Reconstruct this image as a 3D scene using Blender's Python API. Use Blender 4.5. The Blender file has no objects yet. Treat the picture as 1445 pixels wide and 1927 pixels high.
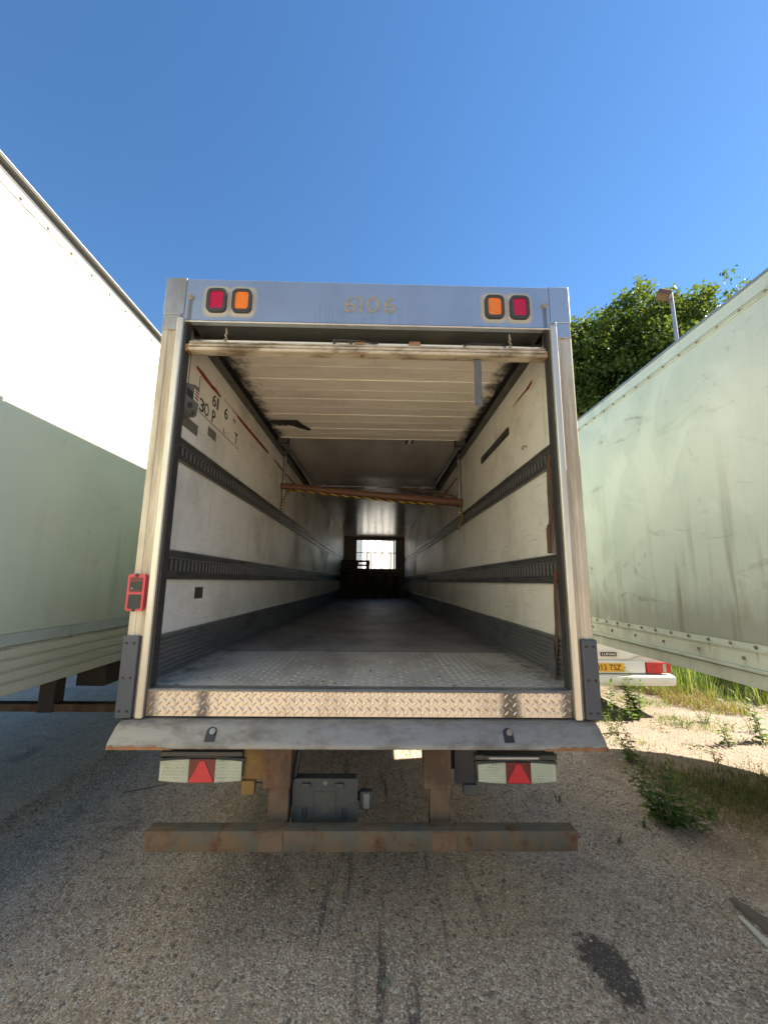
import bpy, bmesh, math, random
import numpy as np
from mathutils import Vector, Matrix
random.seed(7); RNG = np.random.default_rng(11)
SC = bpy.context.scene
COL = SC.collection

# ------------------------------------------------------------------ camera
CAM = (0.0651, -2.2933, 1.7152); YAW, PITCH, ROLL = 0.01889, 0.16993, 0.0110
cd = bpy.data.cameras.new('camera'); cam = bpy.data.objects.new('camera', cd); COL.objects.link(cam)
cd.sensor_fit = 'HORIZONTAL'; cd.sensor_width = 36.0; cd.lens = 36.0 * 760.0 / 1445.0
cd.clip_start = 0.05; cd.clip_end = 2000
_f = Vector((math.sin(YAW) * math.cos(PITCH), math.cos(YAW) * math.cos(PITCH), math.sin(PITCH)))
_r = Vector((math.cos(YAW), -math.sin(YAW), 0)); _u = _r.cross(_f)
_R = _r * math.cos(ROLL) + _u * math.sin(ROLL); _U = _u * math.cos(ROLL) - _r * math.sin(ROLL)
cam.matrix_world = Matrix(((_R.x, _U.x, -_f.x, CAM[0]), (_R.y, _U.y, -_f.y, CAM[1]), (_R.z, _U.z, -_f.z, CAM[2]), (0, 0, 0, 1)))
SC.camera = cam

# ------------------------------------------------------------------ light
SUN = Vector((1.0, 0.16, 1.03)).normalized()
w = bpy.data.worlds.new('World'); SC.world = w; w.use_nodes = True
wn = w.node_tree.nodes; sky = wn.new('ShaderNodeTexSky'); sky.sky_type = 'NISHITA'; sky.sun_disc = False
sky.sun_elevation = math.asin(SUN.z); sky.sun_rotation = math.atan2(SUN.x, SUN.y)
sky.air_density = 1.0; sky.dust_density = 0.05; sky.ozone_density = 1.6; sky.altitude = 100
hs = wn.new('ShaderNodeHueSaturation'); hs.inputs['Saturation'].default_value = 1.22; w.node_tree.links.new(sky.outputs[0], hs.inputs['Color']); w.node_tree.links.new(hs.outputs[0], wn['Background'].inputs[0]); wn['Background'].inputs[1].default_value = 0.0525
sl = bpy.data.lights.new('sun', 'SUN'); sl.energy = 4.4; sl.angle = math.radians(0.53); sl.color = (1.0, 0.93, 0.80)
so = bpy.data.objects.new('sun', sl); COL.objects.link(so); so.rotation_euler = SUN.to_track_quat('Z', 'Y').to_euler()
so.location = (20, 2, 25)
SC.view_settings.view_transform = 'Standard'; SC.view_settings.look = 'None'
SC.view_settings.exposure = 2.1; SC.view_settings.gamma = 1.0; SC.view_settings.use_curve_mapping = False

# ------------------------------------------------------------------ helpers
def C(h):
    h = h.lstrip('#'); v = [int(h[i:i + 2], 16) / 255 for i in (0, 2, 4)]
    return tuple((x / 12.92 if x <= .04045 else ((x + .055) / 1.055) ** 2.4) for x in v)

class NT:
    def __init__(s, name):
        s.m = bpy.data.materials.new(name); s.m.use_nodes = True; s.t = s.m.node_tree
        s.p = s.t.nodes['Principled BSDF']; s.out = s.t.nodes['Material Output']
    def n(s, typ, ins=None, **kw):
        nd = s.t.nodes.new('ShaderNode' + typ)
        for k, v in kw.items(): setattr(nd, k, v)
        for k, v in (ins or {}).items(): s.set(nd.inputs[k], v)
        return nd
    def set(s, sock, v):
        if isinstance(v, bpy.types.NodeSocket): s.t.links.new(v, sock)
        elif isinstance(v, tuple) and len(v) == 3 and sock.type == 'RGBA': sock.default_value = (*v, 1)
        else: sock.default_value = v
    def pos(s): return s.n('NewGeometry').outputs['Position']
    def math(s, op, a, b=0.0, c=0.0, clamp=False):
        nd = s.n('Math', {0: a, 1: b, 2: c}, operation=op); nd.use_clamp = clamp; return nd.outputs[0]
    def sep(s, v): nd = s.n('SeparateXYZ', {0: v}); return nd.outputs[0], nd.outputs[1], nd.outputs[2]
    def mapping(s, v, sc, loc=(0, 0, 0)):
        return s.n('Mapping', {'Vector': v, 'Scale': sc, 'Location': loc}).outputs[0]
    def noise(s, v, scale=1.0, detail=6.0, rough=.6, dist=0.0):
        return s.n('TexNoise', {'Vector': v, 'Scale': scale, 'Detail': detail, 'Roughness': rough, 'Distortion': dist}).outputs[0]
    def ramp(s, f, a, b, ca=0.0, cb=1.0):
        return s.n('MapRange', {0: f, 1: a, 2: b, 3: ca, 4: cb}, interpolation_type='SMOOTHSTEP').outputs[0]
    def mix(s, f, a, b, mode='MIX'):
        nd = s.n('Mix', data_type='RGBA', blend_type=mode)
        s.set(nd.inputs[0], f); s.set(nd.inputs[6], a); s.set(nd.inputs[7], b); return nd.outputs[2]
    def bump(s, h, strength=.3, dist=.01):
        s.set(s.p.inputs['Normal'], s.n('Bump', {'Height': h, 'Strength': strength, 'Distance': dist}).outputs[0])
    def put(s, **kw):
        for k, v in kw.items(): s.set(s.p.inputs[k.replace('_', ' ')], v)
        return s.m

def weather(name, base, dirt=(.1, .085, .06), amt=.5, scale=2.0, st=(1, 1, 1), lo=.45, hi=.75, rough=.5, metal=0.0,
            fine=.15, bump=.08, rust=None, rlo=.6, rhi=.7, rscale=6.0, seed=0.0, bdist=.002, spec=.5, scratch=0.0, rrough=.85):
    N = NT(name); P = N.pos()
    v = N.mapping(P, tuple(scale * k for k in st), (seed, seed * 1.7, seed * .3))
    big = N.ramp(N.noise(v, 1.0, 7, .65), lo, hi)
    sm = N.noise(N.mapping(P, (1, 1, 1), (seed, 0, 0)), 60.0, 4, .7)
    col = N.mix(N.math('MULTIPLY', big, amt), base, dirt)
    sp = N.ramp(sm, .56, .72)
    col = N.mix(N.math('MULTIPLY', sp, fine), col, dirt)
    r = N.math('ADD', N.math('MULTIPLY', big, .2), rough, clamp=True)
    met = metal
    if scratch:
        sc = N.noise(N.mapping(P, (3, 3, 220), (seed, 3, 1)), 1.0, 3, .5, 1.5)
        s2 = N.math('MULTIPLY', N.ramp(sc, .66, .70), N.ramp(N.noise(P, 2.3, 3), .45, .6))
        col = N.mix(N.math('MULTIPLY', s2, scratch), col, dirt)
    if rust is not None:
        rn = N.ramp(N.noise(N.mapping(P, (1, 1, 1), (seed + 4, 2, 9)), rscale, 8, .7), rlo, rhi)
        rc = N.mix(N.ramp(sm, .35, .7), rust, tuple(c * .45 for c in rust))
        col = N.mix(rn, col, rc); r = N.math('MAXIMUM', r, N.math('MULTIPLY', rn, rrough))
        if metal: met = N.math('MULTIPLY', N.math('SUBTRACT', 1.0, rn), metal)
    if bump: N.bump(N.math('ADD', sm, N.math('MULTIPLY', big, .5)), bump, bdist)
    return N.put(Base_Color=col, Roughness=r, Metallic=met, Specular_IOR_Level=spec)

def plain(name, base, rough=.5, metal=0.0, **kw):
    return weather(name, base, tuple(c * .55 for c in base), .35, 5.0, rough=rough, metal=metal, **kw)

WL = {}
def wloc(o): return WL.get(o.name, Vector((0, 0, 0))) if o else Vector((0, 0, 0))
def thing(name, loc, label, cat, group=None):
    o = bpy.data.objects.new(name, None); COL.objects.link(o); o.empty_display_size = .2
    o.location = loc; WL[o.name] = Vector(loc); tag(o, label, cat, group); return o
def tag(o, label=None, cat=None, group=None, kind=None):
    if label: o['label'] = label
    if cat: o['category'] = cat
    if group: o['group'] = group
    if kind: o['kind'] = kind
    return o

class B:
    def __init__(s): s.bm = bmesh.new()
    def box(s, x0, x1, y0, y1, z0, z1, bev=0, seg=2):
        t = bmesh.new(); bmesh.ops.create_cube(t, size=1)
        for v in t.verts: v.co = ((x0 + x1) / 2 + v.co.x * (x1 - x0), (y0 + y1) / 2 + v.co.y * (y1 - y0), (z0 + z1) / 2 + v.co.z * (z1 - z0))
        if bev: bmesh.ops.bevel(t, geom=t.edges[:], offset=bev, segments=seg, affect='EDGES', profile=.5)
        s._merge(t); return s
    def _merge(s, t):
        me = bpy.data.meshes.new('tmp'); t.to_mesh(me); t.free(); s.bm.from_mesh(me); bpy.data.meshes.remove(me)
    def prism(s, poly, ax, a0, a1, bev=0):
        """poly: 2D points; ax 'x': (y,z), 'y': (x,z), 'z': (x,y)"""
        t = bmesh.new()
        def mk(p, a): return {'x': (a, p[0], p[1]), 'y': (p[0], a, p[1]), 'z': (p[0], p[1], a)}[ax]
        A = [t.verts.new(mk(p, a0)) for p in poly]; D = [t.verts.new(mk(p, a1)) for p in poly]; n = len(poly)
        t.faces.new(A); t.faces.new(D[::-1])
        for i in range(n): t.faces.new((A[i], D[i], D[(i + 1) % n], A[(i + 1) % n]))
        bmesh.ops.recalc_face_normals(t, faces=t.faces[:])
        if bev: bmesh.ops.bevel(t, geom=t.edges[:], offset=bev, segments=2, affect='EDGES')
        s._merge(t); return s
    def cyl(s, p0, p1, r, n=12, r2=None, cap=True):
        p0 = Vector(p0); p1 = Vector(p1); d = p1 - p0; r2 = r if r2 is None else r2
        t = bmesh.new(); bmesh.ops.create_cone(t, cap_ends=cap, segments=n, radius1=r, radius2=r2, depth=d.length)
        bmesh.ops.transform(t, matrix=Matrix.Translation((p0 + p1) / 2) @ d.to_track_quat('Z', 'Y').to_matrix().to_4x4(), verts=t.verts[:])
        s._merge(t); return s
    def tube(s, pts, r, n=8):
        pts = [Vector(p) for p in pts]; rs = r if isinstance(r, (list, tuple)) else [r] * len(pts)
        rings = []
        for i, p in enumerate(pts):
            d = (pts[min(i + 1, len(pts) - 1)] - pts[max(i - 1, 0)]).normalized()
            a = d.orthogonal().normalized() if not rings else (pa - d * pa.dot(d)).normalized()
            pa = a; b = d.cross(a)
            rings.append([s.bm.verts.new(p + (a * math.cos(2 * math.pi * k / n) + b * math.sin(2 * math.pi * k / n)) * rs[i]) for k in range(n)])
        for q, w_ in zip(rings, rings[1:]):
            for k in range(n): s.bm.faces.new((q[k], q[(k + 1) % n], w_[(k + 1) % n], w_[k]))
        s.bm.faces.new(rings[0][::-1]); s.bm.faces.new(rings[-1]); return s
    def ball(s, c, r, sub=2, sc=(1, 1, 1)):
        t = bmesh.new(); bmesh.ops.create_icosphere(t, subdivisions=sub, radius=r)
        for v in t.verts: v.co = Vector((v.co.x * sc[0], v.co.y * sc[1], v.co.z * sc[2])) + Vector(c)
        s._merge(t); return s
    def rrect(s, cx, cz, hw, hh, rad, y0, y1, inner=None, seg=5):
        """rounded rectangle in xz, extruded along y; inner=(hw,hh,rad) leaves a hole"""
        def ring(a, b, r):
            o = []
            for q, (sx, sz) in enumerate(((1, 1), (-1, 1), (-1, -1), (1, -1))):
                for k in range(seg + 1):
                    t = math.pi / 2 * (q + k / seg); o.append((cx + sx * (a - r) + r * math.cos(t), cz + sz * (b - r) + r * math.sin(t)))
            return o
        O = ring(hw, hh, rad)
        if inner is None: return s.prism(O, 'y', y0, y1)
        I = ring(*inner); n = len(O); t = bmesh.new()
        L = [[t.verts.new((p[0], y, p[1])) for p in R_] for R_ in (O, I) for y in (y0, y1)]
        for k in range(n):
            j = (k + 1) % n
            t.faces.new((L[0][k], L[1][k], L[1][j], L[0][j])); t.faces.new((L[2][k], L[2][j], L[3][j], L[3][k]))
            t.faces.new((L[0][k], L[0][j], L[2][j], L[2][k])); t.faces.new((L[1][k], L[3][k], L[3][j], L[1][j]))
        bmesh.ops.recalc_face_normals(t, faces=t.faces[:]); s._merge(t); return s
    def mesh(s, name, smooth=False):
        me = bpy.data.meshes.new(name); s.bm.to_mesh(me); s.bm.free()
        if smooth:
            me.polygons.foreach_set('use_smooth', [True] * len(me.polygons))
            try: me.set_sharp_from_angle(angle=math.radians(38))
            except Exception: pass
        return me
    def build(s, name, mat, parent=None, smooth=False, label=None, cat=None, group=None, kind=None):
        return link(name, s.mesh(name, smooth), mat, parent, label, cat, group, kind)

def link(name, me, mat, parent=None, label=None, cat=None, group=None, kind=None, recenter=True):
    if mat and not me.materials: me.materials.append(mat)
    o = bpy.data.objects.new(name, me); COL.objects.link(o)
    c = Vector((0, 0, 0))
    if recenter and len(me.vertices):
        co = np.empty(len(me.vertices) * 3, np.float32); me.vertices.foreach_get('co', co); co = co.reshape(-1, 3)
        lo, hi = co.min(0), co.max(0); c = Vector(((lo[0] + hi[0]) / 2, (lo[1] + hi[1]) / 2, lo[2] if parent is None else (lo[2] + hi[2]) / 2))
        co -= np.array(c, np.float32); me.vertices.foreach_set('co', co.ravel()); me.update()
    WL[o.name] = c.copy()
    if parent: o.parent = parent; o.location = c - wloc(parent)
    else: o.location = c
    return tag(o, label, cat, group, kind)

def share(o, at, parent, rot=None):
    c = o.copy(); COL.objects.link(c); c.parent = parent; c.location = Vector(at) - wloc(parent); WL[c.name] = Vector(at)
    if rot is not None: c.rotation_euler = rot
    return c

def text_mesh(body, org, xd, yd, h, wid=None, depth=.001, off=0.0, name='lettering'):
    cu = bpy.data.curves.new('t', 'FONT'); cu.body = body; cu.size = 1; cu.offset = off; cu.extrude = .05; cu.resolution_u = 3
    o = bpy.data.objects.new('t', cu); COL.objects.link(o)
    me = bpy.data.meshes.new_from_object(o.evaluated_get(bpy.context.evaluated_depsgraph_get()))
    bpy.data.objects.remove(o); bpy.data.curves.remove(cu)
    co = np.empty(len(me.vertices) * 3, np.float32); me.vertices.foreach_get('co', co); co = co.reshape(-1, 3)
    lo, hi = co.min(0), co.max(0); s = h / (hi[1] - lo[1]); sx = s if wid is None else wid / (hi[0] - lo[0])
    X, Y = np.array(xd), np.array(yd); Z = np.cross(X, Y)
    out = np.array(org) + np.outer((co[:, 0] - lo[0]) * sx, X) + np.outer((co[:, 1] - lo[1]) * s, Y) + np.outer(co[:, 2] / .05 * depth, Z)
    me.vertices.foreach_set('co', out.astype(np.float32).ravel()); me.name = name; me.materials.clear(); return me

def pymesh(name, V, F):
    me = bpy.data.meshes.new(name); V = np.asarray(V, np.float32); F = np.asarray(F, np.int32)
    me.vertices.add(len(V)); me.vertices.foreach_set('co', V.ravel())
    k = F.shape[1]; me.loops.add(F.size); me.loops.foreach_set('vertex_index', F.ravel())
    me.polygons.add(len(F)); me.polygons.foreach_set('loop_start', np.arange(len(F), dtype=np.int32) * k)
    me.polygons.foreach_set('loop_total', np.full(len(F), k, np.int32)); me.update(calc_edges=True); return me

# ------------------------------------------------------------------ materials
M = {}
M['steel'] = weather('steel_frame', (.47, .48, .49), (.23, .20, .16), .75, 2.2, (1.4, 1.4, .35), .42, .72, rough=.36, metal=.75, fine=.3, bump=.06, seed=1)
M['post'] = weather('steel_post', (.56, .49, .385), (.27, .20, .125), .8, 2.6, (3, 3, .35), .40, .72, rough=.46, metal=.45, fine=.35, bump=.06, rust=C('#6b4a2c'), rlo=.66, rhi=.8, rscale=3, seed=5)
M['lip'] = weather('steel_lip', (.62, .57, .48), (.30, .24, .17), .5, 4, (3, 3, .3), rough=.36, metal=.6, bump=.03, seed=2)
M['plate'] = weather('tread_plate', (.70, .60, .48), (.26, .17, .10), .6, 3.2, (1.6, 1.6, .6), .40, .68, rough=.42, metal=.55, fine=.3, bump=.15, rust=C('#5b3a22'), rlo=.66, rhi=.78, rscale=4.2, seed=3)
M['lug'] = weather('tread_lug', (.66, .61, .54), (.35, .28, .2), .5, 6, rough=.3, metal=.65, bump=.03, seed=3)
M['bumper'] = weather('bumper_steel', (.28, .26, .235), (.13, .11, .09), .8, 5, (1, 2, 2), .4, .7, rough=.42, metal=.3, fine=.4, bump=.35, bdist=.006, rust=C('#7a4a26'), rlo=.68, rhi=.78, rscale=3.4, seed=8, scratch=.4)
M['rustlip'] = weather('rusty_edge', (.30, .15, .07), (.08, .04, .02), .8, 14, rough=.7, metal=.2, bump=.4, seed=6)
M['under'] = weather('underrun_paint', (.072, .072, .056), (.135, .085, .045), .95, 9, (1.0, 1, .5), .38, .62, rough=.6, fine=.6, bump=.3, bdist=.004, rust=C('#5f3d22'), rlo=.50, rhi=.66, rscale=9, seed=9)
M['leg'] = weather('rusty_leg', (.13, .085, .05), (.07, .038, .02), .85, 6, (1, 1, .6), .4, .62, rough=.7, bump=.25, fine=.5, rust=C('#6b4024'), rlo=.5, rhi=.68, rscale=5, seed=10)
M['yellow'] = weather('ochre_bracket', (.24, .13, .035), (.14, .08, .04), .8, 6, rough=.65, bump=.15, fine=.5, seed=12)
M['black'] = plain('black_plastic', (.022, .023, .024), .5, fine=.6)
M['dkplastic'] = weather('grey_plastic', (.045, .048, .046), (.10, .085, .06), .8, 6, rough=.5, fine=.5, bump=.1, seed=13)
M['buffer'] = weather('buffer_plastic', (.058, .066, .085), (.10, .10, .10), .5, 7, (2, 2, .7), rough=.45, fine=.35, bump=.1, seed=14, scratch=.5)
M['hole'] = plain('hole_rust', (.04, .022, .015), .8)
M['rubber'] = plain('rubber_seal', (.04, .037, .033), .55)
M['red'] = weather('red_lens', (.42, .006, .035), (.15, .0, .015), .5, 90, rough=.22, bump=.5, bdist=.003, seed=2)
M['amber'] = weather('amber_lens', (.72, .18, .008), (.4, .08, 0), .5, 90, rough=.22, bump=.5, bdist=.003, seed=4)
M['redbezel'] = plain('red_bezel', (.55, .045, .06), .35)
M['lens'] = weather('clear_lens', (.40, .43, .32), (.24, .24, .16), .9, 12, rough=.3, bump=.3, seed=4)
M['lensdome'] = plain('lens_optic', (.50, .52, .40), .25)
M['dkred'] = plain('dark_red_lens', (.13, .012, .012), .3)
M['tri'] = plain('red_reflector', (.55, .018, .03), .3, bump=.4)
M['cream'] = weather('shutter_paint', (.50, .43, .32), (.12, .075, .035), .9, 3.5, (1.2, 3, 2), .42, .66, rough=.5, fine=.6, bump=.2, rust=C('#6b3418'), rlo=.67, rhi=.74, rscale=7, seed=15)
M['letter'] = plain('black_vinyl', (.012, .012, .013), .45)
M['ghost'] = weather('letter_residue', (.25, .23, .205), (.14, .125, .105), .7, 40, rough=.65, metal=.0, seed=3)
M['redtape'] = weather('red_tape', (.26, .014, .014), (.09, .01, .01), .7, 5, rough=.4, seed=3)
M['alu'] = weather('aluminium', (.40, .40, .40), (.13, .12, .10), .6, 4, (1, 1, 3), rough=.38, metal=.8, bump=.05, seed=7)
M['dkalu'] = weather('dark_track', (.13, .125, .115), (.06, .055, .05), .7, 5, (1, .5, 2), rough=.40, metal=.6, fine=.4, bump=.08, seed=17)
M['rib'] = plain('track_rib', (.22, .21, .19), .35, .4)
M['kick'] = weather('kick_aluminium', (.25, .25, .25), (.13, .12, .11), .6, 4, (1, .6, 2), rough=.36, metal=.5, fine=.3, bump=.05, seed=44)
M['grey'] = plain('grey_housing', (.16, .155, .14), .5)
M['wood'] = weather('wood_pole', (.16, .072, .042), (.05, .025, .018), .8, 3, (1, 12, 12), rough=.55, bump=.2, fine=.5, seed=18)
M['webbing'] = weather('grey_webbing', (.10, .10, .105), (.06, .06, .06), .5, 30, rough=.8, bump=.2, seed=4)
M['strap'] = weather('brown_strap', (.13, .068, .04), (.05, .035, .025), .7, 6, rough=.75, bump=.2, rust=C('#8a4520'), rlo=.55, rhi=.7, rscale=3, seed=19)
M['tyre'] = plain('tyre_rubber', (.022, .021, .02), .75, bump=.2)
M['chassis'] = weather('chassis_steel', (.035, .033, .030), (.09, .05, .025), .7, 4, rough=.7, fine=.4, bump=.1, seed=20)
M['white'] = weather('white_enamel', (.78, .76, .70), (.45, .40, .30), .35, 3, rough=.3, bump=.02, seed=21)
M['glass'] = plain('dark_glass', (.02, .024, .028), .08)
M['pallet'] = plain('dark_timber', (.075, .05, .032), .8)

def sill_mat():
    N = NT('sill_tread_plate'); P = N.pos(); x, y, z = N.sep(P)
    b = N.ramp(N.noise(N.mapping(P, (2.2, 2, .8)), 2.0, 7, .65), .40, .70); col = N.mix(N.math('MULTIPLY', b, .5), (.74, .62, .48), (.36, .25, .15))
    rows = N.math('ABSOLUTE', N.math('SUBTRACT', N.math('FRACT', N.math('DIVIDE', N.math('ADD', x, 1.116), .0448)), .5))
    grime = N.math('MULTIPLY', N.ramp(rows, .40, .49), N.ramp(N.noise(N.mapping(P, (6, 1, 14)), 2.0, 5), .38, .6))
    col = N.mix(N.math('MULTIPLY', grime, .6), col, (.20, .13, .08))
    def stain(cx, wd):
        d = N.math('ADD', N.math('ABSOLUTE', N.math('SUBTRACT', x, cx)), N.math('MULTIPLY', N.math('SUBTRACT', N.noise(P, 16, 6, .7), .5), .10)); return N.ramp(d, wd, wd * .3)
    st = N.math('MAXIMUM', stain(-.835, .045), N.math('MAXIMUM', stain(.80, .07), stain(-1.125, .07)))
    st = N.math('MAXIMUM', st, stain(1.118, .06)); col = N.mix(N.math('MULTIPLY', st, .85), col, (.10, .055, .03))
    N.bump(N.noise(P, 70, 4), .15, .002); return N.put(Base_Color=col, Roughness=N.math('ADD', .40, N.math('MULTIPLY', st, .35)), Metallic=N.math('SUBTRACT', .5, N.math('MULTIPLY', st, .5)))
M['sill'] = sill_mat()
def wall_inner(name, base, seed):
    N = NT(name); P = N.pos()
    big = N.ramp(N.noise(N.mapping(P, (1, .8, .9), (seed, 0, 0)), 1.3, 8, .7), .42, .75)
    col = N.mix(N.math('MULTIPLY', big, .55), base, (.30, .27, .20))
    sp = N.ramp(N.noise(N.mapping(P, (30, 12, 34), (seed, 1, 0)), 1.0, 5, .8), .60, .72)
    col = N.mix(N.math('MULTIPLY', sp, .35), col, (.16, .14, .11))
    st = N.math('MULTIPLY', N.ramp(N.noise(N.mapping(P, (9, 9, .6), (seed, 5, 0)), 1.0, 4, .6), .60, .72), .35)
    col = N.mix(st, col, (.25, .17, .09))
    sc = N.noise(N.mapping(P, (5, 5, 160), (seed, 3, 1)), 1.0, 3, .5, 2.0)
    s2 = N.math('MULTIPLY', N.ramp(sc, .655, .68), N.ramp(N.noise(P, 1.7, 3), .42, .54))
    col = N.mix(N.math('MULTIPLY', s2, .9), col, (.10, .09, .08))
    sc = N.noise(N.mapping(P, (9, 40, 14), (seed, 8, 4)), 1.0, 6, .75, 1.0)
    s2 = N.math('MULTIPLY', N.ramp(sc, .62, .67), N.ramp(N.noise(P, 2.9, 2), .52, .62))
    col = N.mix(N.math('MULTIPLY', s2, .8), col, (.05, .045, .04))
    N.bump(N.noise(P, 90, 3), .08, .002)
    return N.put(Base_Color=col, Roughness=N.math('ADD', .42, N.math('MULTIPLY', big, .3)))
M['grpL'] = wall_inner('wall_liner_left', (.84, .81, .73), 2.0)
M['grpR'] = wall_inner('wall_liner_right', (.84, .79, .68), 9.0)

def ceil_mat():
    N = NT('ceiling_liner'); P = N.pos()
    big = N.ramp(N.noise(N.mapping(P, (2, .5, 1)), 1.4, 6, .6), .4, .7)
    col = N.mix(N.math('MULTIPLY', big, .5), (.52, .49, .44), (.30, .27, .23))
    N.bump(N.noise(N.mapping(P, (14, .6, 1)), 1.0, 3), .25, .004)
    return N.put(Base_Color=col, Roughness=.20, Specular_IOR_Level=.6)
M['ceil'] = ceil_mat()

def slat_mat():
    N = NT('shutter_panel_paint'); P = N.pos(); x, y, z = N.sep(P); ax = N.math('ABSOLUTE', x)
    big = N.ramp(N.noise(N.mapping(P, (1, 3, 1)), 1.6, 8, .7), .4, .72)
    col = N.mix(N.math('MULTIPLY', big, .55), (.82, .76, .65), (.56, .48, .37))
    drips = N.ramp(N.noise(N.mapping(P, (48, 3.0, 3)), 1.0, 4, .7, .6), .60, .74)
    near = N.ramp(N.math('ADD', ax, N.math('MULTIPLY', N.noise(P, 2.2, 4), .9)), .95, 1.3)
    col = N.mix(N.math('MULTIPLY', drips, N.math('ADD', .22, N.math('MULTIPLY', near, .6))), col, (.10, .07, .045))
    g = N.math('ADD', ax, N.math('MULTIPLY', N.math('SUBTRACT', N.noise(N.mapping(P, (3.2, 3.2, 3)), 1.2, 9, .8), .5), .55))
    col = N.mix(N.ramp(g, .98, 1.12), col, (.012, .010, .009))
    sp = N.ramp(N.noise(P, 70, 4, .8), .62, .72)
    col = N.mix(N.math('MULTIPLY', sp, .5), col, (.12, .08, .05))
    N.bump(N.noise(P, 60, 3), .1, .002)
    return N.put(Base_Color=col, Roughness=.5)
M['slat'] = slat_mat()

def header_mat():
    N = NT('header_steel'); P = N.pos(); x, y, z = N.sep(P); ax = N.math('ABSOLUTE', x)
    big = N.ramp(N.noise(N.mapping(P, (1.2, 1, .8)), 2.2, 6, .6), .42, .75)
    col = N.mix(N.math('MULTIPLY', big, .4), (.47, .48, .49), (.30, .29, .27))
    fine = N.ramp(N.noise(N.mapping(P, (90, 1, 2.0)), 1.0, 4, .6), .52, .72)
    low = N.ramp(z, 3.46, 3.36)
    mid = N.ramp(N.math('ABSOLUTE', N.math('SUBTRACT', x, -.02)), .42, .12)
    col = N.mix(N.math('MULTIPLY', fine, N.math('ADD', .10, N.math('MULTIPLY', N.math('MULTIPLY', low, mid), .55))), col, (.17, .16, .15))
    def halo(cx):
        dx = N.math('MAXIMUM', N.math('SUBTRACT', N.math('ABSOLUTE', N.math('SUBTRACT', ax, cx)), .035), 0.0)
        dz = N.math('MAXIMUM', N.math('SUBTRACT', N.math('ABSOLUTE', N.math('SUBTRACT', z, 3.434)), .055), 0.0)
        d = N.math('SQRT', N.math('ADD', N.math('MULTIPLY', dx, dx), N.math('MULTIPLY', dz, dz)))
        return N.math('ADD', d, N.math('MULTIPLY', N.math('SUBTRACT', N.noise(P, 40, 4), .5), .014))
    d = N.math('MINIMUM', halo(.951), halo(.794)); hm = N.ramp(d, .058, .046)
    ring = N.math('MULTIPLY', N.ramp(d, .03, .05), hm)
    col = N.mix(hm, col, (.44, .41, .35)); col = N.mix(N.math('MULTIPLY', ring, .55), col, (.26, .23, .17))
    # rusty runs below the two end bolts
    rb = N.math('ABSOLUTE', N.math('SUBTRACT', ax, 1.115)); rn = N.math('MULTIPLY', N.ramp(rb, .022, .004), N.ramp(z, 3.45, 3.44))
    col = N.mix(N.math('MULTIPLY', rn, .65), col, (.16, .09, .045))
    N.bump(N.noise(N.mapping(P, (6, 1, 6)), 1.0, 4), .1, .004)
    return N.put(Base_Color=col, Roughness=N.math('ADD', .34, N.math('MULTIPLY', hm, .3)), Metallic=N.math('SUBTRACT', .75, N.math('MULTIPLY', hm, .6)))
M['header'] = header_mat()

def floor_mat():
    N = NT('deck_steel'); P = N.pos(); x, y, z = N.sep(P)
    n1 = N.noise(N.mapping(P, (1.2, .7, 1)), 1.8, 8, .7)
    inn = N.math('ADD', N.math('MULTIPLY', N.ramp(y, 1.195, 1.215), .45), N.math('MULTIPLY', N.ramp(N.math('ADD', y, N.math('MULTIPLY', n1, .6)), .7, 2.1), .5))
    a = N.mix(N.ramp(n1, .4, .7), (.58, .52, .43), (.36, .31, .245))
    b = N.mix(N.ramp(n1, .38, .68), (.21, .208, .21), (.12, .115, .11))  # inner plate is darker, deepened further to paint light falling off inside
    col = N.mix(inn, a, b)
    sp = N.ramp(N.noise(P, 45, 5, .8), .60, .72); col = N.mix(N.math('MULTIPLY', sp, .5), col, (.05, .045, .04))
    sc = N.ramp(N.noise(N.mapping(P, (1.5, 26, 1)), 1.5, 5, .7, 1.0), .64, .70)
    col = N.mix(N.math('MULTIPLY', sc, .35), col, (.16, .19, .24))
    edge = N.math('MULTIPLY', N.ramp(N.math('ABSOLUTE', N.math('SUBTRACT', N.math('ABSOLUTE', x), 1.12)), .12, .0), N.ramp(N.noise(P, 7, 5), .45, .6))
    col = N.mix(N.math('MULTIPLY', edge, .7), col, (.06, .055, .03))
    N.bump(n1, .2, .006)
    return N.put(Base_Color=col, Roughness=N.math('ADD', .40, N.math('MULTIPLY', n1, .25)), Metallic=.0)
M['deck'] = floor_mat()

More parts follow.
